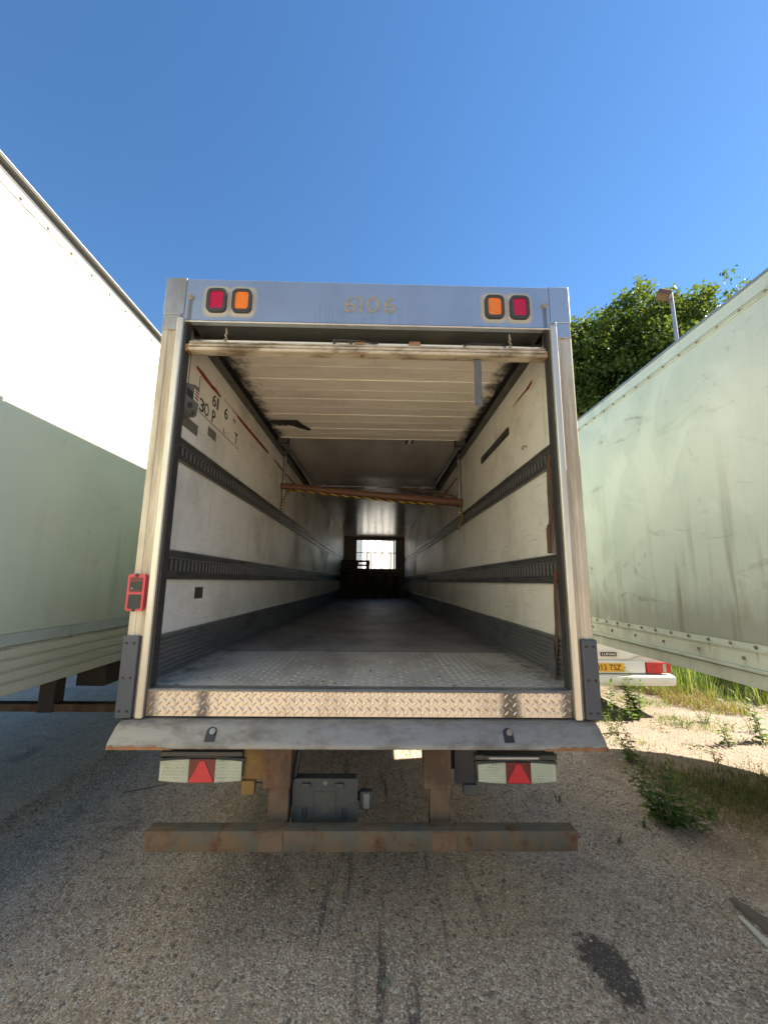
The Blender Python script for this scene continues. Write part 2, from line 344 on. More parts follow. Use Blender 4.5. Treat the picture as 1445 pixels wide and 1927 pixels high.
def panel_mat(name, base, green, dirt, seed, smear=1.0):
    """weathered outside skin of a trailer: algae tint, smears and runs"""
    N = NT(name); P = N.pos(); x, y, z = N.sep(P)
    g = N.ramp(N.noise(N.mapping(P, (.6, .5, .45), (seed, 0, 0)), 1.4, 5, .6), .35, .68)
    col = N.mix(N.math('MULTIPLY', g, .8), base, green)
    runs = N.ramp(N.noise(N.mapping(P, (7, 7, .5), (seed, 2, 0)), 1.0, 5, .6), .52, .74)
    lowz = N.ramp(z, 2.7, 1.4)
    col = N.mix(N.math('MULTIPLY', N.math('MULTIPLY', runs, N.math('ADD', .12, lowz)), .55 * smear), col, dirt)
    sm = N.ramp(N.noise(N.mapping(P, (1.2, 1.3, 2.6), (seed, 7, 3)), 1.5, 7, .72, 1.2), .55, .72)
    col = N.mix(N.math('MULTIPLY', sm, .36 * smear), col, tuple(c * .8 for c in dirt))
    foot = N.math('MULTIPLY', N.ramp(N.math('ADD', z, N.math('MULTIPLY', N.noise(N.mapping(P, (5, 5, 1.2)), 1.0, 6, .7), .7)), 2.15, 1.70), .40 * smear)
    col = N.mix(N.math('MINIMUM', foot, .6), col, tuple(c * .95 for c in dirt))
    cl = N.ramp(N.noise(N.mapping(P, (1.0, 1.4, 1.0), (seed, 17, 5)), 1.2, 4, .5, .7), .56, .63)
    col = N.mix(N.math('MULTIPLY', cl, .22 * smear), col, tuple(min(1, c * 1.12) for c in base))
    sp = N.ramp(N.noise(N.mapping(P, (34, 34, 18)), 1.0, 5, .8), .62, .72)
    sp2 = N.math('MULTIPLY', sp, N.ramp(N.noise(P, 1.9, 4), .45, .65))
    col = N.mix(N.math('MULTIPLY', sp2, .6), col, (.06, .05, .035))
    N.bump(N.noise(N.mapping(P, (1, 240, 240)), 1.0, 2), .05, .001)
    return N.put(Base_Color=col, Roughness=N.math('ADD', .38, N.math('MULTIPLY', g, .2)))
M['panelL'] = panel_mat('side_panel_left', (.48, .505, .43), (.38, .45, .375), (.27, .27, .21), 3.0, .8)
M['panelR'] = panel_mat('side_panel_right', (.53, .555, .485), (.39, .455, .385), (.23, .215, .16), 8.0, 2.0)
M['railcream'] = weather('rail_cream', (.60, .57, .46), (.28, .24, .16), .6, 3, (1, 1, 1), rough=.45, fine=.35, bump=.05, seed=23)
M['railgrey'] = weather('rail_grey', (.30, .34, .33), (.20, .20, .17), .5, 3, rough=.5, fine=.3, seed=24)
M['railgreen'] = weather('rail_pale_green', (.57, .58, .48), (.30, .26, .17), .7, 4, (1, 1, .5), rough=.45, fine=.35, rust=C('#7a5230'), rlo=.72, rhi=.8, rscale=9, seed=25)
def run_mat():
    N = NT('rail_with_rust_runs'); P = N.pos(); x, y, z = N.sep(P)
    b = N.ramp(N.noise(N.mapping(P, (3, 3, 2)), 1.5, 6, .65), .42, .72); col = N.mix(N.math('MULTIPLY', b, .6), (.60, .61, .50), (.34, .30, .20))
    def runs(y0, zt, zb, per):
        fr = N.math('ABSOLUTE', N.math('SUBTRACT', N.math('FRACT', N.math('ADD', N.math('DIVIDE', N.math('SUBTRACT', y, y0), per), .5)), .5))
        return N.math('MULTIPLY', N.ramp(fr, .05, .01), N.math('MULTIPLY', N.ramp(z, zt, zt - .006), N.ramp(z, zb, zt)))
    r = N.math('MAXIMUM', runs(-1.6, 1.356, 1.24, .172), runs(-1.51, 1.282, 1.23, .344))
    r = N.math('MULTIPLY', r, N.ramp(N.noise(N.mapping(P, (1, 3, 1)), 1.7, 2), .42, .6))
    col = N.mix(N.math('MULTIPLY', r, .85), col, (.17, .10, .05))
    N.bump(N.noise(P, 60, 3), .06, .002); return N.put(Base_Color=col, Roughness=.45)
M['railrun'] = run_mat()
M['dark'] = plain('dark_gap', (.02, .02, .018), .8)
M['bolt'] = weather('rusty_bolt', (.34, .28, .21), (.10, .05, .025), .8, 30, rough=.6, metal=.4, seed=26)

def ground_mat():
    N = NT('gravel_ground'); P = N.pos(); x, y, z = N.sep(P)
    Pd = N.n('VectorMath', {0: P, 1: N.n('Vector' + 'Math', {0: N.n('TexNoise', {'Vector': P, 'Scale': 30.0}).outputs[1], 1: (.012, .012, .012)}, operation='MULTIPLY').outputs[0]}, operation='ADD').outputs[0]
    v1 = N.n('TexVoronoi', {'Vector': Pd, 'Scale': 82.0, 'Randomness': 1.0}, voronoi_dimensions='2D')
    v2 = N.n('TexVoronoi', {'Vector': Pd, 'Scale': 170.0}, voronoi_dimensions='2D')
    r1 = N.sep(v1.outputs['Color'])[0]; r2 = N.sep(v2.outputs['Color'])[1]
    big = N.ramp(N.noise(P, .9, 6, .65), .36, .66); mid = N.ramp(N.noise(P, 5.0, 5, .65), .4, .7)
    base = N.mix(big, (.60, .415, .26), (.43, .31, .21))
    base = N.mix(N.math('MULTIPLY', mid, .6), base, (.31, .215, .145))
    stone = N.mix(N.ramp(r2, .2, .9), (.52, .42, .32), (.78, .68, .53))
    sm = N.math('MULTIPLY', N.ramp(r1, .60, .72), N.ramp(v1.outputs['Distance'], .55, .40))
    col = N.mix(sm, base, stone)
    col = N.mix(N.math('MULTIPLY', N.ramp(r2, .80, .92), .75), col, (.72, .63, .51))
    col = N.mix(N.math('MULTIPLY', N.ramp(r2, .16, .06), .7), col, (.035, .03, .027))
    dust = N.ramp(N.noise(N.mapping(P, (1.1, .8, 1), (3, 7, 0)), 1.6, 6, .6, .8), .55, .68)
    col = N.mix(N.math('MULTIPLY', dust, .55), col, (.40, .30, .205))
    damp = N.ramp(N.noise(N.mapping(P, (1, 1, 1), (9, 1, 0)), 2.1, 6, .65, .6), .56, .70)
    col = N.mix(N.math('MULTIPLY', damp, .45), col, (.10, .075, .055))
    crk = N.n('TexVoronoi', {'Vector': N.n('VectorMath', {0: P, 1: N.n('VectorMath', {0: N.n('TexNoise', {'Vector': P, 'Scale': 5.0, 'Detail': 4.0}).outputs[1], 1: (.25, .25, .25)}, operation='MULTIPLY').outputs[0]}, operation='ADD').outputs[0], 'Scale': .75}, feature='DISTANCE_TO_EDGE', voronoi_dimensions='2D').outputs['Distance']
    ck = N.math('MULTIPLY', N.ramp(crk, .010, .003), N.ramp(N.noise(P, 1.3, 3), .45, .6))
    col = N.mix(N.math('MULTIPLY', ck, .3), col, (.06, .045, .035))
    # dry sandy soil beyond the trailers on the right, mossy earth nearer
    soil = N.math('MULTIPLY', N.ramp(N.math('ADD', x, N.math('MULTIPLY', N.noise(P, 1.6, 5), .7)), 2.45, 2.9), N.ramp(N.math('ADD', y, N.math('MULTIPLY', N.noise(P, 2.3, 5), .8)), .55, 1.2))
    earth = N.mix(N.ramp(N.noise(P, 9, 6, .7), .4, .65), (.20, .15, .105), (.13, .095, .065))
    col = N.mix(N.math('MULTIPLY', soil, .75), col, earth)
    # darker tyre scuffs and the tacky spill
    tr = N.math('MULTIPLY', N.ramp(N.noise(N.mapping(P, (13, 1.0, 1)), 1.0, 4, .6), .54, .68), N.ramp(N.math('ABSOLUTE', N.math('SUBTRACT', x, .15)), .7, .3))
    col = N.mix(N.math('MULTIPLY', tr, .75), col, (.06, .05, .045))
    t = N.math('SUBTRACT', -.17, y); cx = N.math('ADD', 1.15, N.math('MULTIPLY', t, .12))
    wd = N.math('ADD', .10, N.math('MULTIPLY', t, -.15))
    dxn = N.math('DIVIDE', N.math('SUBTRACT', x, cx), wd); dyn = N.math('DIVIDE', t, .195)
    dd = N.math('SQRT', N.math('ADD', N.math('MULTIPLY', dxn, dxn), N.math('MULTIPLY', dyn, dyn)))
    dd = N.math('ADD', dd, N.math('MULTIPLY', N.math('SUBTRACT', N.noise(P, 20, 6, .75), .5), 1.5))
    spill = N.math('MULTIPLY', N.ramp(dd, 1.10, .80), N.math('SUBTRACT', 1.0, N.math('MULTIPLY', N.ramp(r2, .90, .96), .35)))
    col = N.mix(N.math('MULTIPLY', spill, .9), col, (.045, .027, .02))
    h = N.math('ADD', N.math('MULTIPLY', N.math('SUBTRACT', 1.0, v1.outputs['Distance']), .7), N.math('MULTIPLY', N.math('SUBTRACT', 1.0, v2.outputs['Distance']), .4))
    N.bump(h, .8, .008)
    return N.put(Base_Color=col, Roughness=N.math('SUBTRACT', .85, N.math('MULTIPLY', spill, .3)))
M['ground'] = ground_mat()

def pebble_mat():
    N = NT('pebble_stone'); a = N.n('Attribute', attribute_name='tint').outputs['Fac']
    cr = N.n('ValToRGB', {0: a}); e = cr.color_ramp.elements
    e[0].position = 0; e[0].color = (.18, .14, .11, 1); e[1].position = 1; e[1].color = (.62, .57, .48, 1)
    for p_, c_ in ((.35, (.36, .265, .18, 1)), (.7, (.48, .37, .26, 1)), (.9, (.60, .50, .38, 1))):
        q = e.new(p_); q.color = c_
    return N.put(Base_Color=cr.outputs[0], Roughness=.6)
M['pebble'] = pebble_mat()

def leaf_mat(name, c1, c2, c3, sc=1.2, trans=.35):
    N = NT(name); P = N.pos()
    n = N.ramp(N.noise(P, sc, 4, .6), .35, .65); a = N.n('Attribute', attribute_name='tint').outputs['Fac']
    col = N.mix(n, c1, c2); col = N.mix(N.ramp(a, .55, 1.0), col, c3)
    d = N.n('BsdfTranslucent', {'Color': N.mix(.5, col, (.35, .45, .03))}).outputs[0]
    N.put(Base_Color=col, Roughness=.5, Specular_IOR_Level=.35)
    mx = N.n('MixShader', {0: trans, 1: N.p.outputs[0], 2: d}); N.t.links.new(mx.outputs[0], N.out.inputs[0]); return N.m
M['treeleaf'] = leaf_mat('tree_leaf', (.032, .070, .018), (.05, .095, .02), (.10, .14, .028), .8, .25)
M['weedleaf'] = leaf_mat('weed_leaf', (.05, .10, .03), (.075, .14, .03), (.15, .20, .045), 5)
M['grass'] = leaf_mat('grass_blade', (.085, .15, .025), (.13, .19, .04), (.27, .24, .085), 3, .4)
M['moss'] = leaf_mat('low_grass_blade', (.06, .09, .025), (.11, .11, .04), (.20, .155, .075), 4, .3)
M['stem'] = plain('plant_stem', (.12, .13, .05), .7)
M['bark'] = weather('bark', (.10, .08, .06), (.04, .03, .022), .8, 6, (1, 1, .3), rough=.85, bump=.5, bdist=.02, seed=30)

# ------------------------------------------------------------------ ground
gb = B(); S_ = 700
vs = [gb.bm.verts.new(p) for p in ((-S_, -S_, 0), (S_, -S_, 0), (S_, S_, 0), (-S_, S_, 0))]; gb.bm.faces.new(vs)
gb.build('ground', M['ground'], kind='structure')

def pebbles(n, xr, yr, rmin, rmax, name, label, tint=1.0):
    X = RNG.uniform(*xr, n); Y = RNG.uniform(*yr, n); r = rmin + (rmax - rmin) * RNG.random(n) ** 3
    k = ((X - 1.15) / .10) ** 2 + ((Y + .17) / .20) ** 2 > RNG.uniform(.2, 1.5, n); X, Y, r = X[k], Y[k], r[k]; n = len(X)
    base = np.array([(1, 0, 0), (0, 1, 0), (-1, 0, 0), (0, -1, 0), (0, 0, 1), (.75, .7, -.6)], float)
    V = np.repeat(base[None], n, 0) * (1 + RNG.uniform(-.3, .3, (n, 6, 3)))
    ang = RNG.uniform(0, 6.28, n); c, s = np.cos(ang), np.sin(ang)
    st = RNG.uniform(.7, 1.4, n)[:, None]
    vx = V[:, :, 0] * st; vy = V[:, :, 1]
    P = np.stack([(vx * c[:, None] - vy * s[:, None]) * r[:, None] + X[:, None], (vx * s[:, None] + vy * c[:, None]) * r[:, None] + Y[:, None],
                  V[:, :, 2] * r[:, None] * .6 + r[:, None] * .22], -1)
    F0 = np.array([(0, 1, 4), (1, 2, 4), (2, 3, 4), (3, 0, 4)])
    F = (F0[None] + (np.arange(n) * 6)[:, None, None]).reshape(-1, 3)
    me = pymesh(name, P.reshape(-1, 3), F)
    at = me.attributes.new('tint', 'FLOAT', 'POINT'); at.data.foreach_set('value', np.repeat(RNG.random(n) ** 1.3 * tint, 6).astype(np.float32))
    o = link(name, me, M['pebble'], None, kind='stuff', recenter=False); o['label'] = label; o['category'] = 'gravel'
pebbles(26000, (2.55, 5.8), (.9, 4.6), .003, .0125, 'soil_stones', 'small brown stones in the dry soil between the weeds', .35)
pebbles(52000, (-2.6, 2.7), (-.55, 3.2), .003, .0125, 'loose_chippings', 'small pale stone chippings scattered over the dark ground behind the trailer')

# ------------------------------------------------------------------ main trailer
T = thing('open_box_trailer', (0, 6.9, 0), 'empty box trailer standing open at the rear with its roller shutter raised', 'trailer')
LEN = 13.8
def part(name, b, m, parent=None, smooth=False, label=None): return b.build(name, m, parent or T, smooth, label)

wl = part('side_wall', B().box(-1.255, -1.2, .061, LEN, 1.02, 3.56), M['grpL'])
wr = part('side_wall', B().box(1.2, 1.255, .061, LEN, 1.02, 3.56), M['grpR'])
part('outer_skin', B().box(-1.268, -1.257, .062, LEN + .01, 1.02, 3.575), M['panelL'])
part('outer_skin', B().box(1.257, 1.268, .062, LEN + .01, 1.02, 3.575), M['panelL'])
rf = part('roof', B().box(-1.199, 1.199, .0625, LEN, 3.46, 3.572), M['ceil'])
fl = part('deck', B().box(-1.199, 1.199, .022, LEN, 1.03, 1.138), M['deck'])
# small raised lugs on the rear steel deck: too fine to pick apart, one piece
lb = B()
def lug(b, c, ax, l, wd, h, ang):
    u, v, n = ax; ca, sa = math.cos(ang), math.sin(ang); d = u * ca + v * sa; e = v * ca - u * sa; c = Vector(c)
    q = [b.bm.verts.new(c + d * (l * a) + e * (wd * k)) for a, k in ((-1, 0), (-.45, -1), (.45, -1), (1, 0), (.45, 1), (-.45, 1))]
    t = [b.bm.verts.new(c + d * (l * .55 * a) + n * h) for a in (-1, 1)]
    f = b.bm.faces.new
    f((q[0], q[1], t[0])); f((q[1], q[2], t[1], t[0])); f((q[2], q[3], t[1])); f((q[3], q[4], t[1])); f((q[4], q[5], t[0], t[1])); f((q[5], q[0], t[0]))
ux, uy, uz = Vector((1, 0, 0)), Vector((0, 1, 0)), Vector((0, 0, 1))
for i in range(49):
    for j in range(26):
        if abs(i - 24) < 12 and j > 3 and random.random() < .55: continue
        lug(lb, (-1.1 + i * .0458 + (j % 2) * .0, .10 + j * .042, 1.1382), (ux, uy, uz), .017, .0055, .0028, math.pi / 4 * (1 if (i + j) % 2 else -1))
o = lb.build('deck_tread', M['deck'], fl); o['kind'] = 'stuff'
part('deck_edge', B().prism([(-.004, 1.128), (.055, 1.139), (.055, 1.145), (0, 1.1415), (-.008, 1.136)], 'x', -1.125, 1.12), M['alu'], fl)
# worn seam ridge on the deck
part('deck_seam', B().box(-1.18, 1.18, 1.2, 1.212, 1.1385, 1.1415), M['dkalu'], fl)

sp = part('sill_plate', B().box(-1.132, 1.125, -.001, .02, 1.004, 1.131, .002), M['sill'])
proto = None
l2 = B(); lug(l2, (0, 0, 0), (ux, uz, Vector((0, -1, 0))), .0165, .0046, .0036, math.pi / 4); meA = l2.mesh('tread_lug'); meA.materials.append(M['lug'])
l2 = B(); lug(l2, (0, 0, 0), (ux, uz, Vector((0, -1, 0))), .0165, .0046, .0036, -math.pi / 4); meB = l2.mesh('tread_lug'); meB.materials.append(M['lug'])
for me_ in (meA, meB):
    bm_ = bmesh.new(); bm_.from_mesh(me_); bmesh.ops.recalc_face_normals(bm_, faces=bm_.faces[:]); bm_.to_mesh(me_); bm_.free()
for i in range(50):
    for j in range(3):
        for k in range(2):
            o = bpy.data.objects.new('tread_lug', (meA, meB)[k]); COL.objects.link(o); o.parent = sp
            at = Vector((-1.105 + i * .0448 + k * .0224, -.0011, 1.026 + j * .043 + (.019 if k else 0))); o.location = at - wloc(sp)

# posts
def sgn_poly(poly, s): return [(s * p[0], p[1]) for p in poly]
for s in (-1, 1):
    side = []
    prof = [(1.275, .06), (1.275, .006), (1.269, 0), (1.238, 0), (1.232, .004), (1.206, .004), (1.2, 0), (1.14, 0), (1.14, .06)]
    pp = part('corner_post', B().prism(sgn_poly(prof, s), 'z', 1.0, 3.337), M['post'])
    cap = part('post_cap', B().box(min(s * 1.149, s * 1.2775), max(s * 1.149, s * 1.2775), -.003, .075, 3.339, 3.594, .004), M['steel'])
    pt = part('weld_patch', B().box(min(s * 1.184, s * 1.264), max(s * 1.184, s * 1.264), -.0035, .002, 3.236, 3.336, .001), M['steel'], pp)
    wb = B(); a, c = (s * 1.186, s * 1.268)
    for k in range(14):
        f = k / 13; wb.ball((a + (c - a) * f, -.003 + random.uniform(-.001, .001), 3.233 + random.uniform(-.002, .002)), .0042, 1)
    for k in range(16):
        f = k / 15; wb.ball((c + random.uniform(-.001, .001), -.002, 3.233 + .105 * f), .0035, 1)
    part('weld_bead', wb, M['post'], pp)
    part('edge_strip', B().prism(sgn_poly([(1.179, -.0005), (1.179, -.016), (1.172, -.023), (1.143, -.023), (1.138, -.018), (1.138, -.0005)], s), 'z', 1.0, 3.303), M['lip'], pp)
    part('strip_end', B().box(min(s * 1.156, s * 1.176), max(s * 1.156, s * 1.176), -.02, -.001, 3.306, 3.334, .002), M['alu'], pp)
    part('door_seal', B().box(min(s * 1.1275, s * 1.139), max(s * 1.1275, s * 1.139), .006, .075, 1.142, 3.285, .003), M['rubber'], pp)
    part('seal_carrier', B().box(min(s * 1.1395, s * 1.199), max(s * 1.1395, s * 1.199), .0615, .075, 1.142, 3.285), M['dkalu'], pp)
    bf = part('buffer_plate', B().box(min(s * 1.194, s * 1.2785), max(s * 1.194, s * 1.2785), -.026, .03, 1.0, 1.412, .006), M['buffer'], pp)
    for zz in (1.375, 1.2, 1.035):
        for xx in (1.216, 1.256):
            part('bolt_hole', B().cyl((s * xx, -.0275, zz), (s * xx, -.02, zz), .0075, 10), M['hole'], bf)
    # ribbed kick plate, tracks and the small closing angle at the bottom of the opening
    W = part('kick_plate', B().prism(sgn_poly(sum([[(1.1995 - d, 1.142 + .0275 * k + e) for d, e in ((.006, 0), (.006, .015), (.020, .018), (.020, .0265))] for k in range(9)], []) + [(1.186, 1.393), (1.1995, 1.393), (1.1995, 1.142)], s), 'y', .10, LEN - .01), M['kick'], wl if s < 0 else wr)
    part('closing_angle', B().box(min(s * 1.155, s * 1.198), max(s * 1.155, s * 1.198), .085, .099, 1.15, 1.36), M['alu'], wl if s < 0 else wr)
    for z0, z1, sa, sb in ((2.454, 2.605, 2.497, 2.552), (1.711, 1.892, 1.762, 1.838)):
        tr = part('load_track', B().box(min(s * 1.186, s * 1.1995), max(s * 1.186, s * 1.1995), .085, LEN - .02, sb, z1, .002), M['dkalu'], wl if s < 0 else wr)
        part('track_channel', B().box(min(s * 1.1885, s * 1.1992), max(s * 1.1885, s * 1.1992), .085, LEN - .02, sa, sb), M['black'], tr if False else (wl if s < 0 else wr))
        part('load_track', B().box(min(s * 1.186, s * 1.1995), max(s * 1.186, s * 1.1995), .085, LEN - .02, z0, sa, .002), M['dkalu'], wl if s < 0 else wr)
        part('track_flange', B().box(min(s * 1.180, s * 1.1859), max(s * 1.180, s * 1.1859), .085, LEN - .02, z1 - .008, z1, .001), M['alu'], wl if s < 0 else wr)
        part('track_flange', B().box(min(s * 1.180, s * 1.1859), max(s * 1.180, s * 1.1859), .085, LEN - .02, z0, z0 + .006, .001), M['alu'], wl if s < 0 else wr)
        part('track_flange', B().box(min(s * 1.181, s * 1.1859), max(s * 1.181, s * 1.1859), .085, LEN - .02, sb + .002, sb + .007, .001), M['alu'], wl if s < 0 else wr)
        rb = B(); y = .1
        while y < 6.5:
            rb.box(min(s * 1.1855, s * 1.1884), max(s * 1.1855, s * 1.1884), y, y + .026, sa + .001, sb - .001); y += .058
        o = part('track_ribs', rb, M['rib'], wl if s < 0 else wr); o['kind'] = 'stuff'
    # shutter guide rail along the top of the wall
    gr = part('guide_rail', B().prism(sgn_poly([(1.199, 3.345), (1.13, 3.345), (1.13, 3.352), (1.178, 3.352), (1.178, 3.41), (1.12, 3.41), (1.12, 3.418), (1.199, 3.418)], s), 'y', .25, 4.85), M['dkalu'])
    part('rail_bracket', B().box(min(s * 1.0, s * 1.12), max(s * 1.0, s * 1.12), 2.30, 2.40, 3.33, 3.44, .008), M['dkplastic'], gr)
    part('rail_bracket', B().box(min(s * 1.03, s * 1.118), max(s * 1.03, s * 1.118), 2.402, 2.55, 3.35, 3.42, .006), M['grey'], gr)
    part('rail_tube', B().cyl((s * 1.105, 2.55, 3.40), (s * 1.105, 4.84, 3.40), .022, 10), M['alu'], gr, True)
    dr = part('drop_rod', B().cyl((s * 1.165, 2.95, 2.60), (s * 1.165, 2.95, 3.40), .021, 10), M['alu'], None, True)
    part('rod_cap', B().cyl((s * 1.165, 2.95, 3.401), (s * 1.165, 2.95, 3.455), .027, 10), M['lensdome'] if s < 0 else M['alu'], dr, True)
    part('roof_rail', B().box(min(s * 1.27, s * 1.275), max(s * 1.27, s * 1.275), .08, LEN, 3.50, 3.577), M['alu'])
part('rail_crossbar', B().cyl((-1.12, 4.85, 3.40), (1.12, 4.85, 3.40), .018, 10).box(-.14, .10, 4.82, 4.88, 3.36, 3.40, .004).box(-.92, -.86, 4.82, 4.88, 3.37, 3.43, .004).box(.86, .92, 4.82, 4.88, 3.37, 3.43, .004), M['alu'])

# header
hd = part('header_beam', B().prism([(.06, 3.592), (.006, 3.592), (0, 3.586), (0, 3.302), (-.006, 3.297), (-.010, 3.290), (-.006, 3.286), (.03, 3.287), (.03, 3.31), (.06, 3.31)], 'x', -1.1465, 1.1465), M['header'], None)
part('header_lip', B().prism([(-.0105, 3.287), (-.0125, 3.291), (-.009, 3.298), (-.004, 3.3015), (-.0005, 3.3035), (-.0062, 3.297)], 'x', -1.14, 1.14), M['alu'], hd)
part('joint_gap', B().box(-1.1487, -1.1467, .002, .07, 3.30, 3.58), M['dark'], hd)
part('joint_gap', B().box(1.1467, 1.1487, .002, .07, 3.30, 3.58), M['dark'], hd)
for s in (-1, 1):
    part('bolt', B().cyl((s * 1.113, -.012, 3.455), (s * 1.113, .001, 3.455), .0165, 12).cyl((s * 1.113, -.016, 3.455), (s * 1.113, -.0118, 3.455), .009, 6), M['bolt'], hd)
for cx, mt in ((-.951, 'red'), (-.794, 'amber'), (.793, 'amber'), (.952, 'red')):
    mk = part('marker_lamp', B().rrect(cx, 3.434, .061, .080, .034, -.020, .001, (.042, .060, .020)), M['rubber'], hd, True)
    part('lens', B().rrect(cx, 3.434, .0415, .0595, .0195, -.015, .0), M[mt], mk, True)
    part('lens_rim', B().rrect(cx, 3.434, .0415, .0595, .0195, -.0165, -.0152, (.035, .053, .014)), M[mt], mk, True)
for ch, dx, dw in (('6', -.161, .082), ('1', -.062, .022), ('0', -.018, .088), ('6', .088, .082)):
    lt = link('lettering', text_mesh(ch, (dx, -.0022, 3.379), (1, 0, 0), (0, 0, 1), .113, dw, .0015, .008), M['ghost'], hd)
    if ch == '1': part('digit_flag', B().prism([(-.0625, 3.491), (-.0625, 3.472), (-.083, 3.469), (-.083, 3.483)], 'y', -.0037, -.0008), M['ghost'], lt)

# roller shutter, raised
part('shutter_bottom_rail', B().prism([(.075, 3.108), (.012, 3.108), (.004, 3.113), (.004, 3.124), (.018, 3.127), (.018, 3.131), (.006, 3.134), (.006, 3.147), (.020, 3.150), (.020, 3.154), (.009, 3.157), (.012, 3.167), (.075, 3.169)], 'x', -1.105, 1.112), M['cream'])
sr = [o for o in T.children if o.name.startswith('shutter_bottom_rail')][0]
part('rail_end', B().box(-1.128, -1.1055, .01, .07, 3.105, 3.15, .004), M['rustlip'], sr)
part('rail_end', B().box(1.1125, 1.1255, .01, .07, 3.105, 3.15, .004), M['rustlip'], sr)
part('latch_bar', B().tube([(-.225, .03, 3.196), (-.22, .03, 3.205), (-.05, .03, 3.203), (.03, .03, 3.188), (.06, .03, 3.19)], .006, 6).cyl((-.215, .03, 3.17), (-.215, .03, 3.20), .008, 8).cyl((-.11, .03, 3.17), (-.11, .03, 3.198), .008, 8), M['chassis'], sr)
part('latch_plate', B().box(-.085, -.02, .008, .06, 3.1695, 3.182, .002), M['rustlip'], sr)
part('latch_tongue', B().box(-.05, -.03, -.001, .03, 3.09, 3.1075, .002), M['rustlip'], sr)
part('latch_block', B().box(.255, .325, .015, .06, 3.17, 3.20, .004), M['rustlip'], sr)
part('pull_handle', B().tube([(.60, .035, 3.17), (.61, .035, 3.196), (.64, .035, 3.203), (.83, .035, 3.203), (.86, .035, 3.196), (.87, .035, 3.17)], .006, 6), M['black'], sr)
for x in (-.90, .90):
    part('chain_hook', B().tube([(x, .05, 3.285), (x + .004, .05, 3.245), (x - .006, .05, 3.235), (x + .01, .045, 3.21), (x - .01, .045, 3.20), (x + .012, .045, 3.185), (x, .045, 3.17)], .006, 6), M['bolt'], sr)
bnd = [.46, .876, 1.245, 1.60, 1.98, 2.30]
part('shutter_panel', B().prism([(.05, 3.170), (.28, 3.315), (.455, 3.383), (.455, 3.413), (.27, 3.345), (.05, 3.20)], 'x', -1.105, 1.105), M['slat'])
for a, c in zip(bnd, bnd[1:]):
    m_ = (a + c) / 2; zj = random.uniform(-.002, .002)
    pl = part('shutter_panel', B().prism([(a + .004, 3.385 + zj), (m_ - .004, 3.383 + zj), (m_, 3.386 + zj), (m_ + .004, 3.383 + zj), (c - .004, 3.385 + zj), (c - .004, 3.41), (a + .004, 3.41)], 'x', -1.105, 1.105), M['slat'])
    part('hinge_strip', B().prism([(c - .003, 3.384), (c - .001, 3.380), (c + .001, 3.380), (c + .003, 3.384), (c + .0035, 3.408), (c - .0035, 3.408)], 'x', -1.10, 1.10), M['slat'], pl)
tb = B(); tp = [(-1.07, 1.75), (-.78, 1.74), (-.74, 1.86), (-.675, 1.99), (-.70, 2.03), (-.80, 1.95), (-.84, 1.915), (-.85, 1.88), (-.875, 1.89), (-.885, 1.865), (-.92, 1.868), (-.93, 1.90), (-.955, 1.87), (-.985, 1.875), (-.99, 1.91), (-1.01, 1.875), (-1.05, 1.86)]
tb.prism(tp, 'z', 3.368, 3.374)
part('torn_lining', tb, M['black'], None, label='torn black flap of lining under the raised shutter')
psb = B(); pts = [(.055, 3.115), (.03, 3.09), (.028, 3.02), (.034, 2.93), (.028, 2.85), (.030, 2.786)]
psb.prism([(p[0], p[1]) for p in pts] + [(p[0] + .004, p[1]) for p in pts[::-1]], 'x', .662, .708)
part('pull_strap', psb, M['webbing'], sr)
part('header_shade_sheet', B().box(-1.12, 1.12, .252, .27, 3.30, 3.458), M['dark'], hd)  # near-black sheet: shade of the space above the shutter put into colour
part('header_shade_soffit', B().box(-1.12, 1.12, .031, .251, 3.312, 3.325), M['dkplastic'], hd)  # underside given a dark colour to stand for the shade under the header
# ceiling label
cl = part('ceiling_sticker', B().box(.42, .52, 2.52, 2.66, 3.4565, 3.4595), M['black'], rf)
part('sticker_panel', B().box(.452, .488, 2.525, 2.655, 3.4545, 3.4564), M['white'], cl)

# things fixed to the left wall
def wallbox(y0, y1, z0, z1, d, m, name, parent=None, x=-1.1999, bev=.001, lab=None):
    return part(name, B().box(x, x + d, y0, y1, z0, z1, bev), m, parent or wl, label=lab)
dev = part('shutter_control', B().prism([(.09, 2.765), (.17, 2.74), (.25, 2.765), (.268, 2.83), (.268, 2.965), (.24, 2.985), (.098, 2.935), (.08, 2.90)], 'x', -1.1995, -1.13, .008), M['grey'], wl, True)
part('control_window', B().box(-1.1299, -1.127, .092, .172, 2.855, 2.905, .002), M['black'], dev)
part('control_knob', B().cyl((-1.13, .13, 2.80), (-1.112, .13, 2.80), .018, 12).cyl((-1.13, .185, 2.772), (-1.12, .185, 2.772), .014, 10), M['dkplastic'], dev)
lb_ = part('control_label', B().box(-1.1299, -1.128, .188, .256, 2.865, 2.94, .0005), M['white'], dev)
for k in range(3): part('label_stripe', B().box(-1.1279, -1.1272, .194, .250, 2.878 + k * .021, 2.890 + k * .021), M['redtape'], lb_)
wallbox(.20, .425, 2.70, 2.775, .006, M['grey'], 'control_plate')
wallbox(.60, .745, 2.775, 2.845, .004, M['grey'], 'patch_plate')
wallbox(.615, .745, 1.58, 1.66, .004, M['dkplastic'], 'rivet_plate')
wallbox(.235, .242, 3.00, 3.30, .003, M['dkalu'], 'panel_joint'); wallbox(.395, .401, 2.99, 3.14, .003, M['dkalu'], 'panel_joint')
